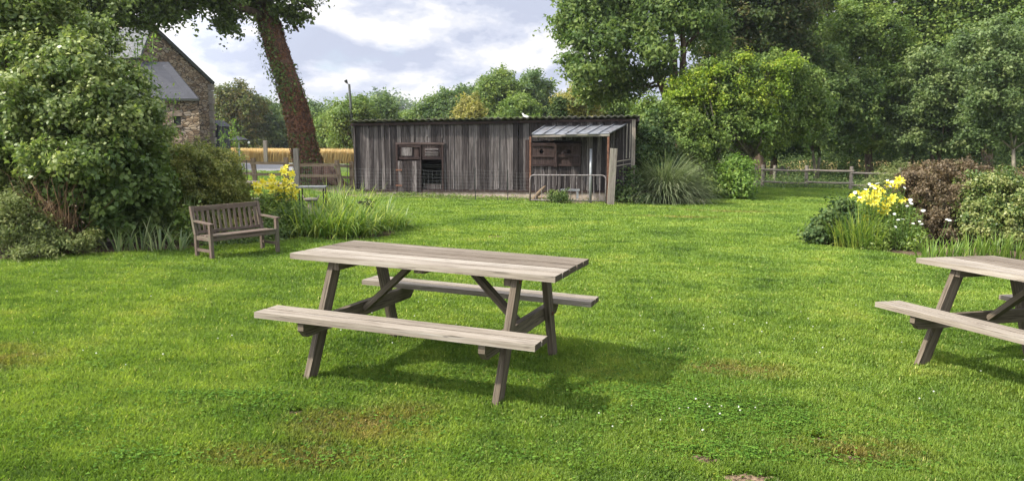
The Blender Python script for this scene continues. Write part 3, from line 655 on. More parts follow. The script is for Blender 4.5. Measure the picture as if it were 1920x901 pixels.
# left double door
def px_box(m, u0, v0, u1, v1, y, th, v=None, axis=(0, 0, 1)):
    a, zt_ = sloc(u0, v0, y); b, zb_ = sloc(u1, v1, y); m.box(((a+b)/2, -y, (zt_+zb_)/2), (abs(b-a), th, abs(zt_-zb_)), v, axis)
def panel(name, u0, v0, u1, v1, y, mat, nb=4, hole=None):
    a, zt_ = sloc(u0, v0, y); b, zb_ = sloc(u1, v1, y); m = MB(); m.rng = random.Random(int(u0*7+v0))
    if not hole:
        for k in range(nb):
            x0 = a+(b-a)*k/nb; x1 = a+(b-a)*(k+1)/nb-.008; m.box(((x0+x1)/2, -y+m.rng.uniform(-.004, .004), (zt_+zb_)/2), (x1-x0, .022, zt_-zb_+m.rng.uniform(-.02, .0)), None, (0, 0, 1))
    else:
        cx_, cz_, r = hole; cx_, cz_ = sloc(cx_, cz_, y); rc = [(a, zb_), (b, zb_), (b, zt_), (a, zt_)]; md = [(cx_, zb_), (b, cz_), (cx_, zt_), (a, cz_)]; di = [(cx_, cz_-r), (cx_+r, cz_), (cx_, cz_+r), (cx_-r, cz_)]
        for k in range(4):
            c = rc[k]; m0 = md[k-1] if k else md[3]; m1 = md[k]; d0 = di[k-1] if k else di[3]; d1 = di[k]
            for yy, rev in ((-y-.012, 0), (-y+.012, 1)):
                P = [(q[0], yy, q[1]) for q in (m0, c, m1, d1, d0)]; m.poly(P[::-1] if rev else P, .5, axis=(0, 0, 1))
            m.poly([(d0[0], -y-.012, d0[1]), (d1[0], -y-.012, d1[1]), (d1[0], -y+.012, d1[1]), (d0[0], -y+.012, d0[1])], .5)
    return m.build(name, mat, SB0)
m = MB(); px_box(m, 742, 269, 747, 358, .05, .05); px_box(m, 828, 269, 832, 356, .05, .05); px_box(m, 787, 270, 791, 356, .06, .05); px_box(m, 742, 267, 833, 271, .06, .05, axis=(1, 0, 0)); m.build('door_frame', M['shed_red'], SB0)
o = panel('upper_door', 747, 271.5, 786, 300, .03, M['shed_red']); tag(o, 'upper stable door with a pale rectangular panel', None)
m = MB(); px_box(m, 753, 276, 773, 292, .055, .02, .9); m.build('pale_panel', M['door_worn'], o)
for v_ in (296.5, 273.5): m = MB(); px_box(m, 748, v_-2, 787, v_+2, .06, .03, .3, (1, 0, 0)); m.build('ledge', M['shed_red'], o)
o = panel('upper_door', 791, 271.5, 828, 299, .03, M['shed_red'])
for v0, v1 in ((278, 281), (284, 292)): m = MB(); px_box(m, 797, v0, 822, v1, .055, .02, .8, (1, 0, 0)); m.build('pale_panel', M['door_worn'], o)
m = MB(); px_box(m, 792, 294, 829, 299, .06, .03, .2, (1, 0, 0)); m.build('ledge', M['shed_red'], o)
o = panel('lower_door', 746, 301, 791, 360, .075, M['door_worn'], 5); tag(o, 'lower door with flaking pale paint', None)
for v_ in (317, 346): m = MB(); px_box(m, 742, v_, 754, v_+3, .10, .02); m.build('hinge', M['rust'], o)
m = MB()
for v_ in (309, 313, 321, 328, 333, 338, 343):
    a, z_ = sloc(792, v_, .03); b, _ = sloc(829, v_, .03); m.tube([(a, -.03, z_), ((a+b)/2, -.03, z_-.006), (b, -.03, z_)], .003, 6)
m.build('wire_bars', M['darkiron'], SB0)
panel('kick_board', 793, 344, 828, 355, .01, M['shed'], 3)
# doors with diamond holes under the lean-to
for (u0, u1, uc) in ((996, 1040, 1015), (1043, 1089, 1066)):
    o = panel('stable_door', u0, 268, u1, 311, .02, M['shed_red'], hole=(uc, 284, .075)); tag(o, 'brown stable door with a diamond-shaped hole', None)
    for v_ in (272, 292.5, 309.5): m = MB(); px_box(m, u0+1, v_-2, u1-1, v_+2, .05, .035, None, (1, 0, 0)); m.build('ledge', M['shed_red'], o)
m = MB(); px_box(m, 1039, 270, 1044, 313, .075, .04); m.build('middle_stile', M['shed_red'], SB0)
m = MB(); px_box(m, 985, 262, 994, 356, .04, .03); m.build('door_post', M['shed_red'], SB0)
# lean-to of tin sheets
lw0, zw0 = sloc(1022, 236.5, .03); lw1, zw1 = sloc(1174, 233.5, .03); fd = 1.05
lf0, zf0 = sloc(998, 252, fd); lf1, zf1 = sloc(1143, 250, fd)
m = MB(); NPn = 7
for k in range(NPn):
    f0_, f1_ = k/NPn, (k+1)/NPn; ln = lambda a, b, f: a+(b-a)*f; dzk = rnd.uniform(-.012, .012); ext = rnd.uniform(-.03, .05)
    A_ = Vector((ln(lf0, lf1, f0_), -fd-ext, ln(zf0, zf1, f0_)+dzk)); B_ = Vector((ln(lf0, lf1, f1_), -fd-ext, ln(zf0, zf1, f1_)+dzk))
    C_ = Vector((ln(lw0, lw1, f1_), -.03, ln(zw0, zw1, f1_)+dzk)); D_ = Vector((ln(lw0, lw1, f0_), -.03, ln(zw0, zw1, f0_)+dzk)); dn = Vector((0, 0, .008))
    m.hexa([A_-dn, B_-dn, C_-dn, D_-dn, A_, B_, C_, D_], None, D_-A_)
    up_ = Vector((0, 0, .014)); m.beam(A_+up_, D_+up_, .035, .03); 
m.beam(B_+up_, C_+up_, .035, .03); lt = m.build('lean_to_roof', M['tin'], SB0); tag(lt, 'lean-to roof of light grey ribbed tin sheets', None)
m = MB(); m.beam((lf0, -fd+.04, zf0-.045), (lf1, -fd+.04, zf1-.045), .05, .06); m.beam((lf0+.75, -fd+.0, zf0-.02), (lf1-.35, -fd+.0, zf1-.03), .03, .03, v=1.); m.build('front_rail', M['oldpost'], SB0)
gz1 = g0(2.6, 21.)
lp, _ = sloc(994, 300, fd-.02); m = MB(); m.beam((lp, -fd+.05, g0(.5, 21)-.05), (lp, -fd+.05, zf0-.05), .045, .045, up=(1, 0, 0)); m.build('lean_to_post', M['rust'], SB0)
lq, _ = sloc(1140, 300, fd-.02); m = MB(); m.beam((lq, -fd+.05, gz1-.05), (lq, -fd+.05, zf1-.05), .055, .055, up=(1, 0, 0)); m.build('lean_to_post', M['rust'], SB0)
def sw(l, dep): return Vector((SO.x+ca*l+sa*dep, SO.y+sa*l-ca*dep, 0))   # wall coordinates to world

# small things at the shed, each its own
def pxd(u, v, dep):
    l, z = sloc(u, v, dep); p = sw(l, dep); p.z = z; return p
A_ = pxd(994, 328, 1.12); B_ = pxd(1136, 328.5, 1.12); gz = g0(1.5, 20.8)
gt_ = thing('metal_gate', 'low pale metal hurdle gate with thin upright bars in front of the shed lean-to', 'gate', (A_.x, A_.y, 0), SA)
gl = (B_-A_).xy.length; ztop = A_.z; zbm = gz+.05
m = MB(); m.tube([(0, 0, zbm), (0, 0, ztop-.09), (.025, 0, ztop-.025), (.09, 0, ztop), (gl-.09, 0, ztop), (gl-.025, 0, ztop-.025), (gl, 0, ztop-.09), (gl, 0, zbm-.04)], .017, 8); m.tube([(0, 0, zbm+.05), (gl, 0, zbm+.03)], .012, 6); m.build('gate_frame', M['whitemetal'], gt_, smooth=True)
for k in range(1, 13):
    m = MB(); x = gl*k/13; m.tube([(x, 0, zbm+.04), (x+rnd.uniform(-.01, .01), 0, ztop)], .0075, 6); m.build('bar', M['whitemetal'], gt_)
def post(name, label, cat, u, v0, D, r, mat, lean=0, n=10, sq=False, group=None, gz=None):
    p = at(u, v0, D); z0 = g0(p.x, p.y) if gz is None else gz; t_ = MB()
    if sq: t_.beam((0, 0, -.05), (lean, 0, p.z-z0), r*2, r*1.7, up=(0, 1, 0))
    else: t_.tube([(0, 0, -.05), (lean*.5, 0, (p.z-z0)/2), (lean, 0, p.z-z0)], [r*1.05, r, r*.97], n, wob=.04)
    o = t_.build(name, mat, smooth=not sq and r < .05); o.location = (p.x-lean, p.y, z0); tag(o, label, cat, group); return o
pm = sw(sloc(1108, 300, .7)[0], .7); post('steel_post', 'slim pale steel tube post standing behind the hurdle gate', 'post', 1108, 279, pm.y, .038, M['greymetal'])
pm = sw(sloc(1149, 300, 1.2)[0], 1.2); wp = post('wooden_post', 'thick weathered square-topped wooden post right of the hurdle gate', 'post', 1151, 278, pm.y, .085, M['oldpost'], lean=.07, sq=True)
rw = pxd(1156, 303, 1.1); r2 = pxd(1182, 300, .45)
hr = thing('side_rails', 'two short thin grey rails between the thick wooden post and the shed corner', 'rail', (rw.x, rw.y, 0))
for dz in (0, -.115):
    m = MB(); m.tube([(0, 0, rw.z+dz), ((r2-rw).x, (r2-rw).y, r2.z+dz+.02)], .014, 7, wob=.1); m.build('rail', M['oldpost'], hr)
tp = pxd(1069, 357, .35); m = MB(); m.box((0, 0, 0), (.52, .16, .02)); m.box((0, -.07, .02), (.52, .02, .035)); m.box((0, .07, .02), (.52, .02, .035))
m.box((-.2, 0, -.12), (.06, .12, .2)); m.box((.2, 0, -.12), (.06, .12, .2)); o = m.build('feed_trough', M['greymetal']); o.location = tp; o.rotation_euler = (0, 0, SA); tag(o, 'short pale feed trough behind the hurdle gate', 'trough')
a_, b_ = pxd(1001, 376, .75), pxd(1023, 349, .55); m = MB(); mid = (a_+b_)/2
m.tube([a_-mid, (a_-mid)*.3+Vector((-.03, 0, .02)), (b_-mid)*.5+Vector((0, 0, .03)), b_-mid], [.08, .06, .05, .025], 8, wob=.2); m.tube([(a_-mid)*.5, Vector((.12, -.05, -.1)), Vector((.2, -.1, -.19))], [.04, .03, .02], 7, wob=.15)
o = m.build('driftwood_log', M['fence_red'], smooth=True); o.location = mid; tag(o, 'pale forked log leaning behind the left end of the hurdle gate', 'log')
# white dove on the roof
p = sw(sloc(983, 219)[0], .05); p.z = top(sloc(983, 219)[0])+.075
dv_ = thing('white_bird', 'small white bird perched on the edge of the corrugated shed roof', 'bird', p, .2)
m = MB(); m.tube([(-.035, 0, .13), (-.032, 0, .115), (-.02, 0, .085), (.01, 0, .05), (.06, 0, .03), (.11, 0, .012), (.17, 0, .0)], [.012, .021, .022, .042, .044, .024, .008], 10); m.tube([(-.045, 0, .128), (-.072, 0, .122)], [.008, .002], 6)
b_ = m.build('body', M['white'], dv_, smooth=True)
for s_ in (-1, 1):
    m = MB(); m.ball((.06, s_*.036, .034), .05, 8, 5, sq=(1.5, .25, .6)); m.build('wing', M['white'], dv_, smooth=True)
    m = MB(); m.tube([(.02, s_*.015, .02), (.02, s_*.015, -.045)], .004, 5); m.build('leg', M['terracotta'], dv_)

# ================================================================== FENCES
wf = thing('wire_fence', 'thin wire mesh fence on slim dark iron stakes running in front of the shed', 'fence')
stk = [(462, 300, 15.2), (651, 305, 20.2), (763, 315, 20.9), (891, 314, 20.8), (952, 318, 20.8), (993.5, 322, 20.75)]
tops = []
for (u, v_, D) in stk:
    p = at(u, v_, D); z0 = g0(p.x, p.y); m = MB(); m.tube([(p.x, p.y, z0-.05), (p.x, p.y, p.z)], .011, 6); 
    if u != 993.5 and u != 763: m.build('stake', M['darkiron'], wf)
    tops.append((p.x, p.y, z0, p.z))
m = MB()
for (a_, b_) in zip(tops[:-1], tops[1:]):
    h = min(a_[3]-a_[2], b_[3]-b_[2])-.03; n_ = 9
    for k in range(n_):
        f = k/(n_-1); m.tube([(a_[0], a_[1], a_[2]+.04+(h-.04)*f), ((a_[0]+b_[0])/2, (a_[1]+b_[1])/2, (a_[2]+b_[2])/2+.04+(h-.04)*f-.015), (b_[0], b_[1], b_[2]+.04+(h-.04)*f)], .0011, 3, cap=False)
    L_ = math.hypot(b_[0]-a_[0], b_[1]-a_[1]); q = int(L_/.11)
    for k in range(1, q):
        f = k/q; x = a_[0]+(b_[0]-a_[0])*f; y = a_[1]+(b_[1]-a_[1])*f; z = a_[2]+(b_[2]-a_[2])*f; m.tube([(x, y, z+.03), (x, y, z+h)], .0009, 3, cap=False)
m.build('wire_mesh', M['greymetal'], wf)

def rail_fence(label, posts, rails, mat, pr=.05, rr_=.035, round_=False):
    """posts: (u, vtop, D, lean)"""
    P = []
    t = thing('rail_fence', label, 'fence')
    for (u, v_, D, ln) in posts:
        p = at(u, v_, D); z0 = g0(p.x, p.y); m = MB()
        if round_: m.tube([(p.x-ln, p.y, z0-.1), (p.x, p.y, p.z-.02), (p.x, p.y, p.z)], [pr, pr*.95, pr*.8], 10, wob=.03)
        else: m.beam((p.x-ln, p.y, z0-.1), (p.x, p.y, p.z), pr*2, pr*1.4, up=(0, 1, 0))
        m.build('post', mat, t); P.append(p)
    for (i, j, v0, v1) in rails:      # from post i to post j at image heights
        a_ = at(posts[i][0], v0, posts[i][2]); b_ = at(posts[j][0], v1, posts[j][2]); d = (b_-a_).normalized()*.06
        off = Vector((0, -pr*.9, 0)); m = MB()
        if round_: m.tube([a_-d+off, (a_+b_)/2+off+Vector((0, 0, -.012)), b_+d+off], rr_, 8, wob=.05)
        else: m.beam(a_-d+off, b_+d+off, .03, rr_*2)
        m.build('rail', mat, t)
    return t
rail_fence('brown two-rail fence behind the hedge by the leaning tree, left of the shed', [(474, 296, 24.5, -.06), (536, 295, 24.6, -.02), (631, 300, 24.2, -.13), (659, 303, 24.5, 0), (420, 295, 24.6, 0)],
           [(4, 0, 302, 303.5), (0, 1, 305.5, 306), (1, 2, 309.5, 309), (2, 3, 310, 312), (4, 0, 324, 325), (0, 1, 326.5, 327), (1, 2, 329, 329), (2, 3, 331, 333)], M['fence_red'], .065, .042)
rail_fence('weathered post and rail fence in front of the wood on the right', [(1431, 309, 32.8, 0), (1513, 310, 33.2, 0), (1597, 312, 32.2, 0), (1687, 315, 31.6, 0), (1780, 316, 31, 0), (1880, 318, 30.4, 0), (1453, 310, 35.5, 0), (1467, 311, 38.5, 0), (1479, 312, 41.5, 0), (1418, 309, 32.2, 0)],
           [(0, 1, 318, 320), (1, 2, 318.5, 320.5), (2, 3, 324, 325), (3, 4, 325, 326), (4, 5, 327, 328), (0, 1, 340, 343.5), (1, 2, 341, 343), (2, 3, 347, 349), (3, 4, 349, 350), (4, 5, 350, 351), (0, 6, 318, 317), (6, 7, 317, 316), (7, 8, 316, 316), (9, 0, 317.5, 318)], M['fence'], .075, .04, round_=True)
post('concrete_post', 'grey concrete post in front of the leaning tree trunk', 'post', 555, 278, 23.6, .07, M['oldpost'], sq=True)
post('pale_post', 'pale slim double post standing at the edge of the wheat', 'post', 497, 263, 50, .11, M['oldpost'], sq=True)

# ================================================================== FARMHOUSE
def LP(*a): return at(*a)
fh = thing('farmhouse', 'stone farmhouse with slate roofs and a pointed gable behind the apple tree', 'farmhouse', (0, 0, 0))
Rg = at(286, 50, 40.); wd = Vector((.35, .937, 0)); bk = Vector((-.937, .35, 0))     # ridge end, gable heading, ridge heading
FE = Rg+wd*3.98; FE.z = at(389, 154, FE.y).z; NE = Rg-wd*.85; NE.z = at(262, 108, NE.y).z
def flat(p, z): return Vector((p.x, p.y, z))
m = MB(); m.poly([flat(NE, -.2), flat(FE, -.2), FE, Rg, NE], axis=(wd.x, wd.y, 0)); m.poly([flat(FE, -.2), flat(FE+bk*9, -.2), FE+bk*9, FE]); m.poly([flat(NE+bk*9, -.2), flat(NE, -.2), NE, NE+bk*9]); m.poly([flat(FE+bk*9, -.2), flat(NE+bk*9, -.2), NE+bk*9, Rg+bk*9, FE+bk*9])
gw = m.build('gable_wall', M['stone'], fh); tag(gw, 'brown rubble stone gable wall', None)
ov = -bk*.04
def slab(m, P, th):
    P = [Vector(p) for p in P]; n = (P[1]-P[0]).cross(P[3]-P[0]).normalized(); n = n if n.z > 0 else -n
    m.hexa([p for p in P]+[p+n*th for p in P], .5, P[1]-P[0])
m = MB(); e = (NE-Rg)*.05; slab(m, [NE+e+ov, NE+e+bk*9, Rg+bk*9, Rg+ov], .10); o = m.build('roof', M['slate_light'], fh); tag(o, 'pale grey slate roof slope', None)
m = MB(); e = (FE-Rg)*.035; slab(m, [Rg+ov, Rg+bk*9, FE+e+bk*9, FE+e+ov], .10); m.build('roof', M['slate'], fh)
m = MB(); m.beam(Rg+ov*1.5+Vector((0, 0, .0)), FE+(FE-Rg)*.035+ov*1.5, .05, .2); m.build('verge', M['darkiron'], fh)
m = MB(); m.tube([Rg+ov+Vector((0, 0, .1)), Rg+bk*9+Vector((0, 0, .1))], .11, 8); m.build('ridge_tiles', M['terracotta'], fh)
m = MB(); m.tube([NE+ov+Vector((-.05, -.1, -.02)), NE+bk*9+Vector((-.05, -.1, -.02))], .07, 8); m.build('gutter', M['darkiron'], fh)
# dark slate annex in front of the gable
e0 = at(232, 187, 37.2); e1 = at(373, 187.5, 37.); t0 = at(262, 118.5, 39.3); t1 = at(316, 118.5, 39.8); e2 = FE*1.0; e2 = Vector((e1.x/e1.y*42.9, 42.9, e1.z))
m = MB(); slab(m, [e0, e1, t1, t0], .08); m.hexa([e1, e2, e2+Vector((0, 0, .02)), t1, e1+Vector((0, 0, .08)), e2+Vector((0, 0, .08)), e2+Vector((0, 0, .09)), t1+Vector((0, 0, .08))], .5, (0, 1, 0))
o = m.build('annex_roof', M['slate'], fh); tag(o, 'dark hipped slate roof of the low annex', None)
ins = Vector((0, .12, 0)); a0, a1, a2 = e0+ins, e1+ins+Vector((-.08, 0, 0)), e2+Vector((-.1, 0, 0))
wu, wv = at(324, 218, a0.y), at(338, 235, a0.y)       # window opening
def wl(u): return a0+(a1-a0)*((at(u, 220, 37.12).x-a0.x)/(a1.x-a0.x))
xw0, xw1 = wl(324), wl(338)
m = MB(); ax = (a1-a0)
for (p_, q_, z0_, z1_) in ((a0, xw0, -.2, a0.z), (xw1, a1, -.2, a1.z), (xw0, xw1, -.2, wv.z), (xw0, xw1, wu.z, a0.z)): m.poly([flat(p_, z0_), flat(q_, z0_), flat(q_, z1_), flat(p_, z1_)], .5, axis=ax, u0=p_.x)
m.poly([flat(a1, -.2), flat(a2, -.2), a2, a1], .5); m.build('annex_wall', M['stone'], fh)
m = MB(); m.beam(e0+Vector((0, -.06, 0)), e1+Vector((0.05, -.06, 0)), .09, .09); m.build('annex_gutter', M['darkiron'], fh)
wn_ = MB(); wn_.beam(flat(xw0, (wu.z+wv.z)/2)+Vector((0, .1, 0)), flat(xw1, (wu.z+wv.z)/2)+Vector((0, .1, 0)), .06, wu.z-wv.z); wo = wn_.build('window', M['darkiron'], fh)
m = MB(); m.beam(flat(xw0, wu.z+.08)+Vector((-.12, -.02, 0)), flat(xw1, wu.z+.08)+Vector((.12, -.02, 0)), .1, .16); m.beam(flat(xw0, wv.z-.05)+Vector((-.08, -.02, 0)), flat(xw1, wv.z-.05)+Vector((.08, -.02, 0)), .1, .08); m.build('window_surround', M['plinth_dark'], wo)
m = MB(); c_ = at(243, 133, 38.1); m.beam(c_+Vector((-.28, -.28, -.35)), c_+Vector((.22, -.05, -.05)), .5, .06, up=(0, -.6, .8)); m.build('skylight', M['white'], fh)
# quoins at the far corner and low roof beyond
m = MB(); 
for k in range(13): m.box((FE.x+.0, FE.y-.12, .3+k*.36), (.18 if k % 2 else .3, .3, .33), rnd.random())
m.build('corner_stones', M['oldpost'], fh)
m = MB(); q = at(394, 226, 44); slab(m, [q+Vector((0, 0, 0)), q+Vector((.45, 0, -.35)), q+Vector((.45, 2, -.35)), q+Vector((0, 2, 0))], .06); m.box((q.x+.2, q.y+1, (q.z-.4)/2), (.4, 1.8, q.z-.2)); m.build('back_porch', M['slate'], fh)
# chimney of the nearer wing, seen over the apple tree
q = at(105, 22, 34); m = MB(); m.box((q.x, q.y, q.z+.1), (.75, .6, 2.4)); m.box((q.x, q.y, q.z+1.32), (.9, .75, .14)); m.build('chimney', M['terracotta'], fh)
m = MB(); slab(m, [q+Vector((-1.3, -1.6, -1.5)), q+Vector((1.2, -1.6, -1.5)), q+Vector((.5, 1.2, -.1)), q+Vector((-1.3, 1.2, -.1))], .1); m.build('wing_roof', M['slate'], fh)
m = MB(); m.box((q.x-.1, q.y-.2, (q.z-1.5)/2), (2.2, 2.2, q.z-1.7)); m.build('wing_wall', M['stone'], fh)

# lamp post beyond the shed
p = at(655, 172, 56); z0 = g0(p.x, p.y)
lpst = thing('lamp_post', 'dark wooden pole with a small lamp on a bracket behind the shed', 'lamp post', (p.x, p.y, z0)); H_ = at(656.5, 158, 56).z-z0
m = MB(); m.tube([(.42, 0, 0), (.14, 0, H_-3), (0, 0, H_)], [.12, .095, .08], 10); m.build('pole', M['darkiron'], lpst, smooth=True)
m = MB(); m.tube([(0, 0, H_-.05), (-.1, 0, H_+.05), (-.16, 0, H_+.05)], .025, 6); m.tube([(-.02, 0, H_-1.15), (-.15, 0, H_-1.0), (-.16, 0, H_-.6)], .02, 6); m.build('bracket', M['darkiron'], lpst)
m = MB(); m.tube([(-.12, 0, H_+.06), (-.19, 0, H_+.16), (-.25, 0, H_+.27)], [.04, .1, .12], 10); m.build('lamp_head', M['darkiron'], lpst)
# pale tilted canopy above the hedge
p = at(448, 262, 21); z0 = g0(p.x, p.y); cp = thing('garden_parasol', 'small grey tilted parasol with a white ball hanging from its tip beyond the hedge', 'parasol', (p.x, p.y, z0)); h = p.z-z0
m = MB(); m.tube([(0, 0, 0), (0, 0, h+.05)], .02, 8); m.build('pole', M['greymetal'], cp)
m = MB(); tpz = h+.11; rim = [(math.cos(k*math.pi/3)*.27, math.sin(k*math.pi/3)*.27, h-.0+math.cos(k*math.pi/3)*-.0) for k in range(6)]
for k in range(6): m.poly([rim[k], rim[(k+1) % 6], (-.03, 0, tpz)], .5); m.poly([(rim[k][0], rim[k][1], rim[k][2]-.02), (-.03, 0, tpz-.03), (rim[(k+1) % 6][0], rim[(k+1) % 6][1], rim[(k+1) % 6][2]-.02)], .5); m.poly([rim[k], (rim[k][0], rim[k][1], rim[k][2]-.02), (rim[(k+1) % 6][0], rim[(k+1) % 6][1], rim[(k+1) % 6][2]-.02), rim[(k+1) % 6]], .5)
m.build('canopy', M['slate'], cp)
m = MB(); m.tube([(.26, 0, h-.01), (.26, 0, h-.05)], .005, 5); m.ball((.26, 0, h-.08), .035, 10, 7); m.build('hanging_ball', M['white'], cp, smooth=True)

# ================================================================== TREES AND SHRUBS
M['leaf_oak'] = leaf_mat('oak_leaf', [(.022, .045, .010), (.045, .085, .016), (.075, .125, .026)], .3)
M['leaf_ash'] = leaf_mat('ash_leaf', [(.025, .062, .016), (.055, .11, .024), (.105, .17, .038)], .42)
M['leaf_dark'] = leaf_mat('wood_leaf', [(.022, .055, .016), (.048, .10, .026), (.10, .165, .04)], .42)
M['leaf_blue'] = leaf_mat('bluish_leaf', [(.032, .068, .02), (.062, .118, .033), (.118, .185, .056)], .42)
M['leaf_mid'] = leaf_mat('mid_leaf', [(.03, .07, .012), (.06, .12, .02), (.11, .175, .03)], .35)
M['leaf_yellow'] = leaf_mat('yellow_green_leaf', [(.10, .17, .022), (.18, .27, .03), (.28, .36, .04), (.38, .38, .045)], .45)
M['leaf_lime'] = leaf_mat('lime_leaf', [(.032, .085, .014), (.072, .155, .022), (.12, .205, .03)], .45)
M['leaf_gold'] = leaf_mat('gold_leaf', [(.12, .13, .03), (.26, .24, .06), (.42, .36, .10)], .35)
M['leaf_rust'] = leaf_mat('rusty_leaf', [(.05, .075, .018), (.085, .12, .028), (.13, .13, .038), (.18, .125, .04)], .35)
M['leaf_copper'] = leaf_mat('copper_leaf', [(.035, .062, .02), (.065, .10, .028), (.10, .12, .036), (.17, .13, .06)], .42)
M['leaf_apple'] = leaf_mat('apple_leaf', [(.028, .06, .014), (.06, .115, .024), (.11, .175, .042), (.18, .25, .07)], .34, .42, .4)
M['leaf_hazel'] = leaf_mat('hazel_leaf', [(.02, .05, .011), (.045, .09, .018), (.09, .15, .03)], .34)
M['leaf_privet'] = leaf_mat('hedge_leaf', [(.04, .07, .016), (.075, .115, .024), (.13, .175, .036), (.20, .235, .06)], .4, .5, .3)
M['leaf_weed'] = leaf_mat('grey_weed_leaf', [(.035, .065, .018), (.07, .11, .03), (.12, .165, .05)], .3, .6, .15)
M['leaf_bronze'] = leaf_mat('bronze_leaf', [(.05, .042, .018), (.115, .085, .045), (.19, .14, .08), (.14, .17, .055)], .3, .45, .3, (1.3, 1.05, .7))
M['leaf_euonymus'] = leaf_mat('variegated_leaf', [(.03, .07, .015), (.09, .14, .03), (.22, .25, .07), (.36, .36, .14)], .3, .4, .4)
M['leaf_ivy'] = leaf_mat('ivy_leaf', [(.012, .035, .010), (.03, .065, .015), (.06, .10, .025)], .25, .6, .2)
M['leaf_creeper'] = leaf_mat('red_creeper_leaf', [(.07, .037, .022), (.14, .073, .042), (.23, .095, .05), (.12, .10, .04)], .3)
M['strap_day'] = leaf_mat('daylily_leaf', [(.03, .08, .012), (.075, .15, .020), (.15, .22, .032)], .4, .4, .3)
M['strap_iris'] = leaf_mat('iris_leaf', [(.05, .10, .035), (.10, .17, .06), (.19, .26, .11)], .35, .4, .3)
M['strap_irislime'] = leaf_mat('sword_leaf', [(.07, .13, .02), (.14, .22, .035), (.24, .32, .07)], .4, .4, .3)
M['strap_pampas'] = leaf_mat('pampas_leaf', [(.07, .10, .045), (.14, .18, .085), (.23, .27, .14), (.36, .38, .23)], .3, .45, .3)
M['leaf_lily'] = leaf_mat('lily_leaf', [(.035, .09, .014), (.07, .14, .02), (.13, .21, .03)], .35, .4, .35)
M['petal'] = leaf_mat('yellow_petal', [(.62, .50, .02), (.74, .66, .05), (.80, .76, .16)], .4, .5, .2, (1.1, 1, .6))
M['petal_white'] = leaf_mat('white_petal', [(.60, .60, .55), (.78, .78, .74)], .3, .6, .2, (1, 1, .95))
M['petal_dark'] = leaf_mat('purple_black_bloom', [(.012, .008, .012), (.03, .018, .028), (.05, .04, .04)], .15)
M['apple_fruit'] = plain_mat('apple_skin', (.16, .21, .06), (.27, .27, .10), 14, .45, 0, .4)

SEED = [100]
def pb(u, v, D, ru, rv, rd=None):
    p = at(u, v, D); k = D/FPX; return (p.x, p.y, p.z, ru*k, (rd if rd is not None else (ru+rv)/2*k), rv*k)
def tree(name, label, cat, base, blobs, leaf, mat, tr=.15, cover=4., clump=.34, bark='bark', group=None, fork=.45, stems=1, limbs=True, parts=('crown', 'trunk'), aspect=.6, up=.5, bottom=.25, lean=(0, 0), vclump=.5, shellin=.55, twig=True, droop=0.):
    SEED[0] += 1; rng = np.random.default_rng(SEED[0]); rr = random.Random(SEED[0])
    bx, by = base; z0 = g0(bx, by); t = thing(name, label, cat, (bx, by, z0), group=group); loc = np.array([bx, by, z0])
    C, Nn, v = crown_pts(rng, blobs, leaf, cover, clump, bottom, up=up, vclump=vclump, shellin=shellin)
    k = C[:, 2] > G(C[:, 0], C[:, 1])+.01; C, Nn, v = C[k], Nn[k], v[k]
    leaves(parts[0], C, Nn, leaf*rng.uniform(.65, 1.25, len(C)), mat, v, t, rng, aspect, droop, local=loc)
    if tr:
        m = MB(); m.rng = rr; cz = min(b[2]-b[5]*.3 for b in blobs)-z0; ctr = np.mean([[b[0], b[1], b[2]] for b in blobs], 0)-loc
        hf = max(.25, fork*ctr[2])
        for s_ in range(stems):
            a = rr.uniform(0, 6.28); sp = tr*1.6 if stems > 1 else 0
            b0 = Vector((math.cos(a)*sp*.6, math.sin(a)*sp*.6, -.1)); f = Vector((lean[0]+math.cos(a)*sp*(1+hf*.5)+ctr[0]*.35, lean[1]+math.sin(a)*sp+ctr[1]*.3, hf*rr.uniform(.85, 1.1)))
            m.tube([b0, b0*.5+f*.25+Vector((rr.gauss(0, tr*.3), 0, 0)), f*.65, f], [tr*1.35/stems**.4, tr/stems**.4, tr*.85/stems**.4, tr*.7/stems**.4], 9, .5, wob=.06)
            for i, b in enumerate(blobs):
                if stems > 1 and i % stems != s_ and len(blobs) >= stems: continue
                e = Vector((b[0]-loc[0], b[1]-loc[1], b[2]-loc[2]+b[5]*.3)); mid_ = f*.45+e*.55+Vector((rr.gauss(0, .1), rr.gauss(0, .1), -.04*(e-f).length)) 
                r_ = tr*.5/stems**.4; m.tube([f*.97, mid_, e], [r_, r_*.6, r_*.22], 6, .5, wob=.05)
                if twig:
                    for _ in range(3):
                        d = Vector((rr.gauss(0, 1), rr.gauss(0, 1), rr.gauss(.2, .7))).normalized(); q = e*.6+mid_*.4; tip = e+Vector((d.x*b[3], d.y*b[4], d.z*b[5]))*.75
                        m.tube([mid_*.6+e*.4, (q+tip)/2, tip], [r_*.35, r_*.22, r_*.08], 5, .5)
        m.build(parts[1], M[bark], t, smooth=True)
    return t

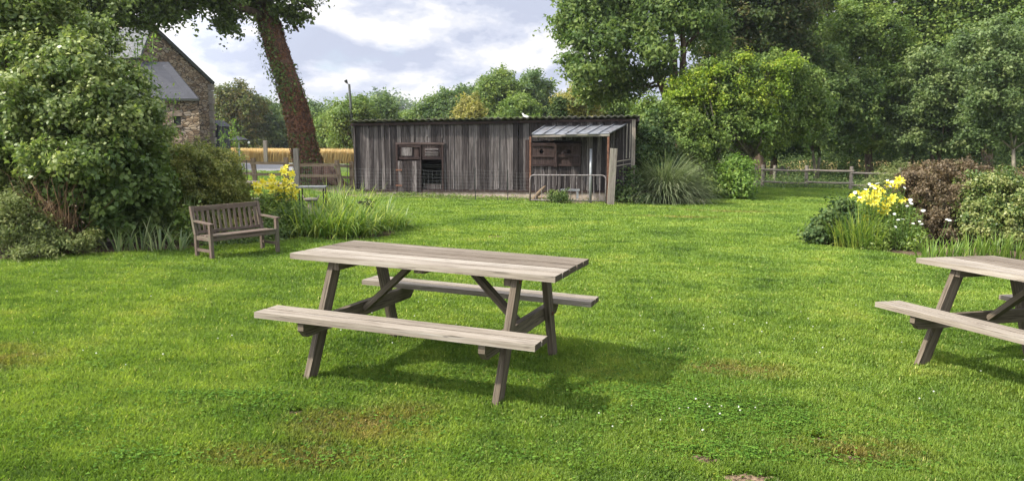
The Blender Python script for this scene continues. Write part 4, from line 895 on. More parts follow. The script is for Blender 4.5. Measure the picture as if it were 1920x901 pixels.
# ---- the leaning oak
def leaning_oak():
    D = 25.6; base = gp(598, 348); bx, by = base.x, D; z0 = g0(bx, by)
    t = thing('leaning_tree', 'tall leaning oak with reddish ivy-wrapped trunk standing beside the shed', 'tree', (bx, by, z0)); loc = Vector((bx, by, z0))
    path = [(593, 352, 46), (590, 335, 34), (580, 312, 28), (572, 285, 24.5), (564, 240, 23.5), (552, 195, 22.5), (539, 150, 22), (527, 118, 22), (517, 85, 22), (507, 50, 22), (492, 8, 21), (477, -30, 20), (455, -90, 17), (430, -160, 12)]
    m = MB(); m.tube([at(u, v, D)-loc for u, v, r in path], [r*.9*D/FPX for *_, r in path], 22, .5, wob=.05)
    for k in range(7):
        a = -.2+k*.95; d = Vector((math.cos(a), math.sin(a), 0)); m.tube([d*.25+Vector((0, 0, .55)), d*.5+Vector((0, 0, .22)), d*(.95 if k in (0, 6) else .7)+Vector((.05, 0, -.06))], [.2, .16, .04], 8, .5, wob=.1)
    m.build('trunk', M['bark_ivy'], t, smooth=True)
    m = MB()
    for (a_, b_) in (((505, 35), [(440, 10), (400, -20), (330, 0)]), ((495, 5), [(540, -40), (570, 0), (585, 20)]), ((500, 20), [(455, -40), (300, -70), (220, -20)]), ((480, -30), [(420, -110), (260, -120), (160, -40)]), ((500, 10), [(530, 20), (550, 45), (560, 60)])):
        P = [at(*a_, D)]+[at(u, v, D-1.3*(i+1) if b_[-1][0] < 500 else D) for i, (u, v) in enumerate(b_)]; m.tube([p-loc for p in P], [.16, .11, .07, .03], 7, .5, wob=.05)
    m.build('branch', M['bark'], t, smooth=True)
    rng = np.random.default_rng(41)
    bl = [pb(150, -30, 22, 70, 68), pb(215, 5, 22, 62, 48), pb(290, -10, 22.4, 70, 58), pb(345, -25, 23, 55, 42), pb(250, -70, 22.5, 120, 70), pb(375, -45, 23.5, 60, 50), pb(418, 5, 24.2, 30, 45), pb(430, 45, 24.6, 17, 22), pb(400, -5, 24, 30, 25), pb(455, -20, 25, 45, 40), pb(560, -15, 25.6, 36, 40), pb(556, 28, 25.6, 16, 26), pb(520, -60, 26, 80, 50), pb(100, -60, 22, 80, 80), pb(30, -90, 22, 80, 90), pb(330, -180, 25, 230, 100), pb(190, 48, 22.2, 35, 20), pb(268, 42, 22.4, 24, 20), pb(310, 30, 22.6, 24, 18), pb(120, 40, 22, 30, 22), pb(525, 15, 25.2, 18, 20)]
    C, Nn, v = crown_pts(rng, bl, .12, 2.5, .30, .0, up=.3, shellin=.25)
    leaves('crown', C, Nn, .13*rng.uniform(.6, 1.3, len(C)), M['leaf_oak'], v, t, rng, .62, local=np.array(loc))
    # creeper on the trunk: leaves hugging the bark, red low down, green higher and on the left
    def wrap(n, v0, v1, left=0, sz=.09, out=1.0):
        vs = rng.uniform(v0, v1, n); us = np.interp(vs, sorted(p[1] for p in path), [p[0] for p in sorted(path, key=lambda q: q[1])]); rs = np.interp(vs, sorted(p[1] for p in path), [p[2] for p in sorted(path, key=lambda q: q[1])])*.92*D/FPX
        ph = rng.uniform(np.pi*.75, np.pi*1.6, n) if left else rng.uniform(0, 2*np.pi, n)
        c = np.array([list(at(a, b, D)) for a, b in zip(us, vs)]); r = rs*(1.0+out*rng.random(n)**2.2*.45)
        d = np.stack([np.cos(ph), np.sin(ph), 0*ph], 1); return c+d*r[:, None]-np.array(loc), d+rng.normal(size=(n, 3))*.45
    P, q = wrap(6500, 165, 300, out=.5); Pb, qb = wrap(5200, -10, 350, out=.3); P = np.concatenate([P, Pb]); q = np.concatenate([q, qb]); leaves('creeper', P, q, .07*rng.uniform(.5, 1.3, len(P)), M['leaf_creeper'], np.clip(rng.random(len(P))*.8+.1*rng.normal(size=len(P)), 0, 1), t, rng, .8)
    P, q = wrap(1000, 20, 215, 1, out=2.0); P2, q2 = wrap(600, 120, 190, 0, out=1.0); P3, q3 = wrap(1500, 250, 345, 0, out=.4); P = np.concatenate([P, P2, P3]); q = np.concatenate([q, q2, q3])
    leaves('ivy', P, q, .085*rng.uniform(.5, 1.3, len(P)), M['leaf_oak'], rng.random(len(P)), t, rng, .8)
leaning_oak()

# ---- left group: apple tree, shrubs, hedge
ap = tree('apple_tree', 'big leafy apple tree with small pale fruit filling the upper left corner', 'apple tree', (-6.6, 10.9),
     [pb(45, 60, 10.6, 85, 75), pb(110, 130, 10.3, 85, 60), pb(190, 190, 10.3, 70, 55), pb(30, 190, 10.0, 80, 70), pb(240, 235, 10.5, 50, 48), pb(130, 220, 10.2, 80, 55), pb(-70, 60, 10.8, 90, 100), pb(-60, 220, 10.4, 90, 80), pb(140, 80, 10.9, 45, 36), pb(170, 135, 10.7, 40, 32), pb(80, -10, 11, 60, 45), pb(10, 20, 10.6, 60, 60), pb(0, 275, 9.9, 70, 48), pb(262, 205, 10.7, 28, 34), pb(285, 265, 10.8, 22, 30), pb(200, 270, 10.4, 60, 40), pb(105, 290, 9.45, 60, 22), pb(55, 310, 9.5, 22, 26), pb(160, 315, 9.6, 24, 26), pb(210, 92, 10.8, 15, 24), pb(178, 52, 10.8, 14, 20), pb(252, 150, 10.7, 13, 26), pb(286, 212, 10.8, 12, 24), pb(304, 252, 10.9, 12, 18), pb(232, 125, 10.7, 14, 16), pb(120, 20, 10.9, 18, 22)],
     
     .066, M['leaf_apple'], .13, cover=4.2, clump=.27, stems=3, droop=.3, fork=.4, shellin=.45)
rng = np.random.default_rng(8); c0 = None
for k in range(46):
    u, v = rng.uniform(8, 235), rng.uniform(50, 280)
    if v < 60+(u-60)*.55: v += 90
    p = at(u, v, rng.uniform(9.6, 10.2)) - Vector(ap.location)
    if c0 is None: m = MB(); m.ball((0, 0, 0), .021, 10, 7, sq=(1, 1, .88)); c0 = m.build('apple', M['apple_fruit'], ap, smooth=True); c0.location = p
    else: c = c0.copy(); COL.objects.link(c); c.location = p; c.rotation_euler = (rng.random(), rng.random(), 0)
def shoot(name, label, cat, u, v0, v1, D, n, leaf, mat, spread=.12, du=0, grp=None):
    """slender upright stems with leaves all along"""
    SEED[0] += 1; rng = np.random.default_rng(SEED[0]); a_ = at(u+du, v0, D); b = at(u, v1, D); z0 = b.z if v1 < 400 else g0(b.x, b.y)
    t = thing(name, label, cat, (b.x, b.y, g0(b.x, b.y)), group=grp); loc = np.array(t.location); m = MB(); Cs = []
    b.z = g0(b.x, b.y)
    for k in range(n):
        tip = np.array(a_)+rng.normal(size=3)*spread*np.array([1, 1, .9]); bb = np.array(b)+rng.normal(size=3)*np.array([.05, .05, 0]); md = (tip+bb)/2+rng.normal(size=3)*.06
        m.tube([bb-loc, md-loc, tip-loc], [.012, .009, .003], 5)
        f = rng.uniform(.45, 1, 90)[:, None]; Cs.append(np.where(f < .5, bb+(md-bb)*f*2, md+(tip-md)*(f-.5)*2)+rng.normal(size=(90, 3))*leaf*.9)
    C = np.concatenate(Cs); leaves('foliage', C, np.array([0, 0, .6])+rng.normal(size=C.shape)*.7, leaf*rng.uniform(.6, 1.3, len(C)), mat, rng.random(len(C)), t, rng, .42, .3, local=loc)
    m.build('stems', M['stem_green'], t, smooth=True); return t
shoot('sapling', 'pale green slender sapling rising in front of the farmhouse gable', 'sapling', 262, 72, 300, 11.3, 5, .06, M['leaf_lime'], .10, du=4)
shoot('sapling', 'short pale green sapling above the hedge in front of the farmhouse annex wall', 'sapling', 288, 175, 300, 11.4, 5, .06, M['leaf_lime'], .12, du=-2)
shoot('sapling', 'light yellow-green shoots above the right end of the hedge against the wheat', 'sapling', 432, 235, 330, 12.2, 6, .05, M['leaf_lime'], .08, du=2)
tree('hazel_shrub', 'dense dark green broadleaved shrub below the apple tree, left of the bench hedge', 'shrub', (-5.25, 10.6),
     [pb(165, 330, 9.9, 55, 62), pb(225, 345, 10.2, 60, 75), pb(270, 330, 10.6, 45, 70), pb(190, 420, 10.2, 75, 42), pb(150, 280, 10.3, 60, 35), pb(250, 290, 10.6, 50, 40), pb(258, 410, 10.6, 50, 45), pb(290, 385, 11, 40, 60)], .075, M['leaf_hazel'], .05, cover=4.2, clump=.34, stems=3, fork=.3, aspect=.75, droop=.3)
tree('clipped_hedge', 'rounded small-leaved privet hedge behind the bench', 'hedge', (-4.95, 12.0),
     [pb(320, 350, 11.7, 48, 58), pb(372, 338, 11.7, 54, 58), pb(420, 345, 11.9, 38, 54), pb(340, 300, 11.8, 40, 26), pb(395, 300, 11.9, 36, 20), pb(345, 410, 11.6, 70, 50), pb(410, 408, 11.9, 52, 46), pb(298, 305, 11.8, 34, 30), pb(438, 385, 12.2, 24, 50), pb(300, 400, 11.4, 40, 55)], .042, M['leaf_privet'], .04, cover=4.0, clump=.26, stems=3, fork=.3, shellin=.7)
tree('leafy_shrub', 'loose leafy shrub at the far left edge between the apple tree and the weeds', 'shrub', (at(10, 440, 10.3).x, 10.3), [pb(5, 330, 10.2, 44, 46), pb(-40, 350, 10.2, 50, 60), pb(40, 375, 10.3, 30, 36), pb(15, 400, 10, 45, 34), pb(185, 300, 10.0, 30, 28)], .07, M['leaf_apple'], .03, cover=3.4, clump=.3, stems=3, fork=.3, droop=.3)
# fan of bare brown stems
def stem_fan():
    b = gp(106, 475); rng = random.Random(3); t = thing('bare_stemmed_shrub', 'fan of dry orange-brown bare stems under the apple tree', 'shrub', (b.x, b.y+.25, g0(b.x, b.y)))
    for j in range(3):
        m = MB(); m.rng = rng
        for k in range(46):
            a = rng.gauss(0, .25); h = rng.uniform(.45, 1.15); x0 = rng.gauss(0, .09); y0 = rng.gauss(0, .08); l_ = rng.gauss(-.05, .2)
            m.tube([(x0, y0, 0), (x0+l_*.3, y0-.05, h*.4), (x0+l_*.9, y0-.1+rng.gauss(0, .1), h*.8), (x0+l_*1.35+rng.gauss(0, .03), y0-.08, h)], [.006, .005, .004, .002], 4)
        m.build('stems', M['stem_brown'], t, smooth=True)
stem_fan()
def weedy(name, label, cat, blobs, leaf, mat, base=None, **k):
    b = base or (blobs[0][0], blobs[0][1]); return tree(name, label, cat, b, blobs, leaf, mat, .012, twig=False, fork=.2, stems=3, bark='stem_green', parts=('foliage', 'stems'), **k)
weedy('weed_clump', 'grey-green leafy weeds at the far left foot of the apple tree', 'weeds', [pb(20, 425, 9.3, 50, 55), pb(75, 440, 9.4, 45, 32), pb(-40, 410, 9.4, 50, 60), pb(35, 380, 9.7, 40, 35)], .05, M['leaf_weed'], cover=2.6, clump=.34, aspect=.45)
weedy('weed_clump', 'low tangled weeds at the foot of the bare brown stems', 'weeds', [pb(110, 458, 9.3, 42, 16), pb(160, 455, 9.5, 36, 18), pb(60, 472, 9.0, 50, 12)], .045, M['leaf_weed'], cover=2.6, clump=.4, aspect=.45)
weedy('low_shrub', 'low leafy ground plants under and behind the bench', 'plant', [pb(440, 455, 10.9, 50, 13), pb(400, 458, 10.7, 36, 12), pb(500, 440, 11.3, 30, 22), pb(530, 420, 11.9, 26, 28)], .05, M['leaf_hazel'], cover=3.4, clump=.42, aspect=.6)
weedy('low_shrub', 'small bright leafy plant left of the bench backrest', 'plant', [pb(350, 408, 10.6, 18, 14), pb(345, 440, 10.5, 18, 14)], .06, M['leaf_mid'], cover=2.6, clump=.5, aspect=.6)

def strap_clump(name, label, cat, u, v, n, L, W_, mat, spread=.12, lean=.15, bend=1.1, dep=.0, grp=None, wide=None):
    SEED[0] += 1; rng = np.random.default_rng(SEED[0]); b = gp(u, v) if not isinstance(u, Vector) else u; z0 = g0(b.x, b.y)
    ang = rng.uniform(0, 2*np.pi, n); r = spread*rng.random(n)**.5; wx = wide or 1
    B = np.stack([np.cos(ang)*r*wx, np.sin(ang)*r+dep, 0*r-.01], 1); ang2 = ang+rng.normal(size=n)*.5
    o = strap(name, B, ang2, L*rng.uniform(.6, 1.1, n), W_*rng.uniform(.7, 1.2, n), np.abs(rng.normal(size=n))*lean+.03, bend*rng.uniform(.2, 1.25, n), mat, rng.random(n), K=7)
    o.location = (b.x, b.y, z0); tag(o, label, cat, grp); return o
IG = 'iris clumps along the left bed edge'
for (u, v, n, L, lb) in ((225, 472, 26, .42, 'grey-green iris clump leftmost along the bed edge under the dark shrub'), (262, 470, 24, .50, 'upright grey-green iris clump between the leftmost clump and the bench'), (298, 471, 26, .42, 'sprawling grey-green iris clump under the hedge'), (335, 470, 24, .40, 'flattened grey-green iris clump touching the left bench leg')):
    strap_clump('iris_clump', lb, 'iris', u, v, n, L, .026, M['strap_iris'], .14, .35, 1.0, grp=IG)
strap_clump('iris_clump', 'tall thin iris leaves standing left of the bench backrest', 'iris', 352, 455, 16, .75, .02, M['strap_iris'], .08, .08, .3, grp=IG)

# ---- lilies
_pet = {}
def lily_flower():
    m = MB()
    for k in range(6):
        a = k*math.pi/3; d = Vector((math.cos(a), math.sin(a), 0)); s_ = Vector((-math.sin(a), math.cos(a), 0)); wd_ = .017 if k % 2 else .021
        P = [d*.004+Vector((0, 0, 0)), d*.028+Vector((0, 0, .035)), d*.062+Vector((0, 0, .042)), d*.082+Vector((0, 0, .024))]; W4 = [.005, wd_, wd_*.8, .002]
        for i in range(3): m.poly([P[i]-s_*W4[i], P[i+1]-s_*W4[i+1], P[i+1]+s_*W4[i+1], P[i]+s_*W4[i]], m.rng.random())
    return m.build('flower', M['petal'])
def lily_plant(label, spots, base, D, stems_h, nst, leafL, spreadx, seed, nleaf=34):
    rr = random.Random(seed); b = Vector(base); z0 = g0(b.x, b.y); t = thing('lily_plant', label, 'lilies', (b.x, b.y, z0)); loc = Vector(t.location)
    fl = None; m = MB(); tips = []
    for (u, v) in spots:
        p = at(u, v, D+rr.uniform(-.18, .18))-loc
        if fl is None: fl = lily_flower(); f = fl; f.parent = t
        else: f = fl.copy(); COL.objects.link(f); f.parent = t
        f.location = p; f.rotation_euler = (rr.uniform(.3, 1.5), rr.uniform(-.5, .5), rr.uniform(-1.5, 1.5)); s_ = rr.uniform(.7, 1.1); f.scale = (s_,)*3; tips.append(p)
    Cs, A_ = [], []
    rng = np.random.default_rng(seed)
    for k in range(nst):
        tip = tips[int(k*len(tips)/nst)]*1.0; bs = Vector((tip.x*.75+rr.gauss(0, .03), tip.y*.6+rr.gauss(0, .05), 0)); tip = tip-Vector((0, 0, .03)); md = (bs+tip)/2+Vector((rr.gauss(0, .02), 0, 0))
        m.tube([bs, md, tip], [.008, .007, .004], 5); L_ = tip.z
        for q in range(nleaf):
            f = .04+.86*q/nleaf; p = bs*(1-f)+tip*f; a = q*2.4; d = np.array([math.cos(a), math.sin(a), .35]); Cs.append(np.array(p)+d*leafL*.45); A_.append(d*3)
    m.build('stems', M['stem_green'], t)
    C = np.array(Cs); A_ = np.array(A_); leaves('foliage', C, np.array([0, 0, 1.])+rng.normal(size=C.shape)*.35, leafL*rng.uniform(.7, 1.2, len(C)), M['leaf_lily'], rng.random(len(C)), t, rng, .26, .15, axis=A_)
    return t
rr = random.Random(5)
spotsL = [(480, 348), (487, 352), (495, 346), (484, 360), (499, 355), (508, 353), (490, 341), (530, 318), (537, 316), (533, 326), (540, 328), (546, 326), (510, 332), (517, 338), (512, 345), (508, 340), (530, 336), (524, 345), (535, 340), (516, 352), (521, 358), (511, 362), (515, 368), (526, 362), (532, 350), (540, 346), (548, 342), (546, 352), (552, 350), (555, 356), (549, 360), (543, 358), (538, 366), (556, 363), (528, 372), (520, 376), (541, 374), (548, 368), (513, 357), (536, 357), (560, 362), (551, 372)]
lily_plant('tall yellow lilies blooming behind the bench, left of the daylily leaves', spotsL, (at(520, 400, 12.25).x, 12.25, 0), 12.2, 1, 16, .12, .3, 3)
weedy('leafy_plant', 'bright leafy plants beneath the yellow lilies by the bench armrest', 'plant', [pb(520, 400, 12.1, 36, 28), pb(500, 388, 12.3, 24, 20), pb(555, 408, 12.0, 18, 22), pb(545, 432, 11.7, 22, 18)], .055, M['leaf_lily'], cover=3.2, clump=.4, aspect=.35)
# ---- daylily bank
DG = 'daylily clumps right of the bench'
DL = ['daylily leaves nearest the bench armrest', 'arching daylily leaves second from the bench', 'thick daylily leaves at the middle of the bank', 'daylily leaves right of the middle of the bank', 'daylily leaves behind the dark flower spike', 'daylily leaves right of the dark flower spike', 'low daylily leaves at the right tip of the left bed', 'tall daylily leaves at the back left of the bank', 'tall daylily leaves at the back middle of the bank', 'tall daylily leaves at the back right of the bank']
for (u, v, n, L, sp), lb in zip(((578, 446, 170, .62, .26), (612, 448, 190, .62, .28), (645, 447, 190, .64, .28), (676, 443, 170, .60, .26), (700, 432, 150, .58, .25), (718, 436, 150, .55, .24), (735, 432, 90, .42, .18), (590, 428, 190, .75, .3), (632, 425, 190, .75, .3), (672, 422, 170, .72, .3)), DL):
    strap_clump('daylily_clump', 'bright green '+lb, 'daylilies', u, v-4, int(n*1.25), L*1.18, .021, M['strap_day'], sp*1.35, .5, 2.2, grp=DG)
p = gp(690, 428); sp = thing('dark_flower_spike', 'dark purple-brown flower spike standing above the daylily leaves', 'flower', (p.x, p.y, p.z)); tp_ = at(691, 376, p.y).z-p.z
m = MB(); m.tube([(0, 0, 0), (.01, 0, tp_)], [.009, .005], 6); m.tube([(-.0, 0, tp_*.5), (-.11, .02, tp_*.93)], [.006, .004], 5); m.build('stem', M['stem_green'], sp)
rng = np.random.default_rng(2); 
for C in (np.array([.01, 0, tp_-.10])+rng.normal(size=(150, 3))*[.035, .035, .07], np.array([-.11, .02, tp_*.93])+rng.normal(size=(60, 3))*[.02, .018, .02]): leaves('bloom', C, rng.normal(size=C.shape), np.full(len(C), .04), M['petal_dark'], rng.random(len(C)), sp, rng, .6)

# ---- right bed
weedy('cranesbill_mound', 'low dark green leafy mound at the left tip of the right bed', 'plant', [pb(1545, 425, 13.1, 28, 34), pb(1580, 410, 13.5, 34, 34), pb(1530, 443, 12.9, 16, 14)], .06, M['leaf_ivy'], cover=3.6, clump=.36, aspect=.8)
RG = 'daylily clumps of the right bed'
for (u, v, n, L, sp, lb) in ((1582, 462, 150, .62, .2, 'arching daylily leaves beside the low dark mound of the right bed'), (1608, 466, 160, .75, .2, 'tall daylily leaves left of the yellow lilies of the right bed'), (1600, 448, 120, .95, .2, 'tallest thin daylily leaves at the left of the right bed'), (1632, 468, 90, .5, .2, 'short daylily leaves under the yellow lilies of the right bed')):
    strap_clump('daylily_clump', lb, 'daylilies', u, v, int(n*1.2), L*1.05, .018, M['strap_day'], sp*1.1, .32, 1.6, grp=RG)
spotsR = [(1608, 362), (1614, 368), (1621, 366), (1616, 376), (1624, 378), (1630, 370), (1634, 378), (1640, 372), (1642, 382), (1648, 366), (1650, 376), (1655, 360), (1658, 370), (1646, 357), (1662, 352), (1666, 345), (1672, 352), (1654, 384), (1662, 380), (1664, 388), (1670, 376), (1676, 372), (1658, 393), (1667, 396), (1638, 363), (1630, 384), (1645, 390), (1686, 338), (1690, 343), (1684, 350), (1678, 345), (1692, 380), (1698, 376), (1620, 408), (1626, 412), (1630, 406), (1655, 402), (1650, 400), (1640, 366), (1628, 360), (1600, 368), (1636, 352)]
lily_plant('yellow lilies in full bloom in the right bed before the bronze bush', spotsR, (at(1650, 430, 12.9).x, 12.9, 0), 12.85, 1, 20, .13, .35, 9, 40)
weedy('leafy_plant', 'dark leafy stems beneath the yellow lilies of the right bed', 'plant', [pb(1650, 440, 12.6, 34, 26), pb(1690, 430, 12.8, 30, 40), pb(1665, 400, 13.1, 36, 26), pb(1715, 450, 12.4, 24, 22), pb(1640, 462, 12.3, 30, 10)], .06, M['leaf_lily'], cover=3., clump=.4, aspect=.28)
def daisy():
    m = MB()
    for k in range(12):
        a = k*math.pi/6; d = Vector((math.cos(a), math.sin(a), 0)); s_ = Vector((-math.sin(a), math.cos(a), 0)); m.poly([d*.006-s_*.004, d*.034-s_*.007+Vector((0, 0, .004)), d*.034+s_*.007+Vector((0, 0, .004)), d*.006+s_*.004], m.rng.random())
    m.poly([(math.cos(k*1.05)*.009, math.sin(k*1.05)*.009, .006) for k in range(6)], 0)
    return m.build('flower', M['petal_white'])
dt = thing('daisy_plant', 'white daisies on thin stems around and right of the yellow lilies', 'daisies', (at(1690, 450, 12.5).x, 12.5, 0)); dt.location.z = g0(dt.location.x, 12.5)
df = None; m = MB(); rr = random.Random(8)
for (u, v) in ((1603, 361), (1612, 352), (1623, 355), (1630, 345), (1634, 349), (1645, 344), (1612, 370), (1640, 353), (1664, 338), (1672, 341), (1696, 352), (1707, 375), (1708, 381), (1701, 386), (1731, 395), (1677, 401), (1684, 412), (1679, 425), (1693, 411), (1724, 415), (1728, 420), (1712, 419), (1775, 411), (1780, 413), (1722, 440), (1716, 451), (1604, 377), (1590, 372), (1669, 349)):
    D = 12.35+rr.uniform(-.1, .1); p = at(u, v, D)-Vector(dt.location)
    if df is None: df = daisy(); f = df
    else: f = df.copy(); COL.objects.link(f)
    f.parent = dt; f.location = p; f.rotation_euler = (rr.uniform(-.1, .9), rr.uniform(-.5, .5), 0); s_ = rr.uniform(.6, 1.0); f.scale = (s_,)*3
    m.tube([(p.x*.8, p.y+.1, 0), (p.x*.95, p.y+.03, p.z*.6), (p.x, p.y, p.z)], .0035, 4)
m.build('stems', M['stem_green'], dt)
tree('barberry_bush', 'bronze-purple small-leaved barberry bush in the middle of the right bed', 'bush', (at(1760, 440, 13.8).x, 13.8),
     [pb(1740, 365, 13.6, 52, 46), pb(1785, 355, 13.9, 50, 46), pb(1760, 415, 13.5, 70, 36), pb(1725, 335, 13.9, 28, 22), pb(1800, 325, 14.1, 42, 20), pb(1830, 345, 14.4, 34, 30)], .045, M['leaf_bronze'], .03, cover=4.2, clump=.24, stems=4, fork=.3, shellin=.6, bottom=.1)
tree('barberry_bush', 'small reddish barberry at the right edge above the variegated shrub', 'bush', (at(1925, 400, 14.2).x, 14.2), [pb(1915, 345, 14.2, 42, 26), pb(1960, 370, 14.2, 50, 50)], .045, M['leaf_bronze'], .03, cover=3.8, clump=.24, stems=3, fork=.3, shellin=.6)
tree('variegated_shrub', 'yellow-green variegated evergreen shrub right of the barberry bush', 'shrub', (at(1870, 460, 13.2).x, 13.2),
     [pb(1835, 370, 13.4, 40, 42), pb(1880, 365, 13.3, 48, 45), pb(1925, 395, 13.1, 50, 52), pb(1850, 420, 13.0, 46, 38), pb(1890, 430, 12.9, 46, 36), pb(1812, 405, 13.2, 30, 36), pb(1960, 440, 12.9, 50, 40)], .052, M['leaf_euonymus'], .04, cover=4., clump=.28, stems=3, fork=.3, shellin=.62, aspect=.6)
SG = 'sword-leaved iris clumps at the front of the right bed'
for (u, v, n, L, lb) in ((1738, 488, 34, .40, 'leftmost upright sword-leaved iris clump of the right bed'), (1770, 486, 30, .36, 'short sword-leaved clump second from the left of the right bed'), (1787, 488, 30, .38, 'sword-leaved clump just left of the long arching one'), (1815, 484, 34, .48, 'long arching sword-leaved clump above the corner of the cut-off table'), (1842, 482, 36, .46, 'sword-leaved clump right of the long arching one'), (1872, 484, 38, .46, 'sword-leaved clump second from the right edge'), (1905, 486, 38, .48, 'sword-leaved clump at the right edge of the photo')):
    strap_clump('iris_clump', 'bright green '+lb, 'iris', u, v, n, L, .022, M['strap_irislime'], .13, .22, .7, grp=SG)
weedy('umbel_plant', 'thin feathery plant with small pale umbels above the yellow lilies', 'plant', [pb(1660, 322, 14.6, 16, 12), pb(1690, 318, 14.8, 26, 14), pb(1675, 345, 14.5, 24, 20), pb(1640, 350, 14.4, 18, 14)], .04, M['leaf_weed'], cover=1.2, clump=.5, aspect=.4)

# ---- at the shed's right side
def pampas():
    b = gp(1245, 380); rng = np.random.default_rng(77); n = 3600; ang = rng.uniform(0, 2*np.pi, n); r = .42*rng.random(n)**.6
    B = np.stack([np.cos(ang)*r*1.25, np.sin(ang)*r*.8, 0*r], 1); inner = 1-r/.42
    L = (1.15+.75*inner)*rng.uniform(.75, 1.1, n); lean = .12+.95*(1-inner)*rng.uniform(.4, 1.2, n); bend = rng.uniform(.7, 2.1, n)
    o = strap('pampas_grass', B, ang+rng.normal(size=n)*.4, L, .020*rng.uniform(.7, 1.3, n), lean, bend, M['strap_pampas'], np.clip(rng.normal(size=n)*.25+.5, 0, 1), K=8)
    o.location = (b.x, b.y, g0(b.x, b.y)); o.scale = (1.15, 1, 1.0); tag(o, 'big arching grey-green ornamental grass clump right of the shed', 'ornamental grass')
pampas()
tree('lime_shrub', 'rounded lime green shrub between the ornamental grass and the rail fence', 'shrub', (at(1385, 366, 24.8).x, 24.8),
     [pb(1380, 330, 24.8, 30, 30), pb(1396, 340, 24.6, 22, 28), pb(1363, 347, 24.8, 24, 24), pb(1383, 310, 24.9, 20, 15), pb(1385, 357, 24.6, 32, 15)], .10, M['leaf_lime'], .04, cover=4.4, clump=.32, stems=3, fork=.3, shellin=.6)
weedy('garden_weeds', 'rough greenery with small orange blooms between the ornamental grass and lime shrub', 'plant', [pb(1335, 355, 24.6, 22, 24), pb(1320, 335, 25, 26, 26), pb(1348, 366, 24.4, 14, 10)], .09, M['leaf_mid'], cover=3, clump=.36)
tree('ivy_mass', 'dark green ivy and climbers smothering the right side wall of the shed', 'ivy', (at(1215, 370, 22.4).x, 22.4),
     [pb(1212, 330, 22.6, 26, 48), pb(1218, 265, 23.0, 24, 46), pb(1235, 300, 23.4, 36, 50), pb(1180, 345, 21.8, 18, 30), pb(1168, 365, 21.5, 18, 18), pb(1206, 290, 22.4, 14, 50), pb(1195, 372, 21.5, 26, 12)], .085, M['leaf_ivy'], .04, cover=4, clump=.3, stems=2, fork=.3, aspect=.85)
tree('elder_shrub', 'mid green shrub between the ivy and the rounded lime shrub', 'shrub', (at(1290, 360, 25).x, 25),
     [pb(1285, 260, 25.2, 44, 42), pb(1310, 300, 26.4, 34, 44), pb(1260, 230, 25.6, 40, 36), pb(1325, 265, 27.2, 30, 34), pb(1275, 310, 25, 44, 40), pb(1225, 215, 25.4, 34, 30), pb(1330, 325, 27, 20, 30)], .11, M['leaf_mid'], .08, cover=4, clump=.3, stems=3, fork=.3)
p = at(1262, 290, 24.2); z0 = g0(p.x, p.y); m = MB(); m.tube([(0, 0, -.05), (.0, 0, .9), (.03, 0, 1.5), (-.03, 0, 1.85)], [.18, .15, .13, .08], 12, wob=.12)
rt = m.build('rusty_stump', M['bark_ivy'], smooth=True); rt.location = (p.x, p.y, z0); tag(rt, 'reddish brown old tree stump half hidden in leaves right of the shed roof', 'stump')
weedy('pen_weed', 'rounded dark green weed growing in front of the hurdle gate', 'weeds', [pb(1046, 368, 20.6, 17, 10)], .05, M['leaf_hazel'], cover=4.5, clump=.5)
rng = np.random.default_rng(12); Cs = []
for k in range(150):
    u = rng.uniform(655, 1185); v = 364+(u-655)/530*17+rng.uniform(-4, 3); p = gp(u, v); q = rng.normal(size=(int(rng.uniform(10, 60)), 3))*[.14, .08, .035]; q[:, 2] = np.abs(q[:, 2])+.015; Cs.append(np.array(p)+q)
C = np.concatenate(Cs); o = leaves('weeds', C, np.array([0, 0, .7])+rng.normal(size=C.shape)*.5, .05*rng.uniform(.6, 1.3, len(C)), M['leaf_mid'], rng.random(len(C)), rng=rng); tag(o, 'low weeds scattered along the foot of the shed', 'weeds', kind='stuff')
# rough grass and nettles below the right rail fence
Cs = []
for k in range(520):
    u = rng.uniform(1405, 1960); D = rng.uniform(32.5, 38); x = (u-960)/FPX*D; h = abs(rng.normal())*.16*(1.6 if rng.random() < .2 else 1); q = rng.normal(size=(70, 3))*[.22, .2, h+.03]; q[:, 2] = np.abs(q[:, 2]); Cs.append(np.array([x, D, g0(x, D)])+q)
for k in range(800):
    x = rng.uniform(9, 30); D = rng.uniform(39, 46); h = rng.uniform(.2, 1.4); q = rng.normal(size=(90, 3))*[.35, .3, .22]; q[:, 2] += h; q = q[q[:, 2] > 0]; Cs.append(np.array([x, D, g0(x, D)])+q)
C = np.concatenate(Cs); o = leaves('undergrowth', C, np.array([0, -.2, .6])+rng.normal(size=C.shape)*.5, .09*rng.uniform(.6, 1.3, len(C)), M['leaf_dark'], rng.random(len(C)), rng=rng); tag(o, 'rough undergrowth beneath the wood behind the right rail fence', 'undergrowth', kind='stuff')

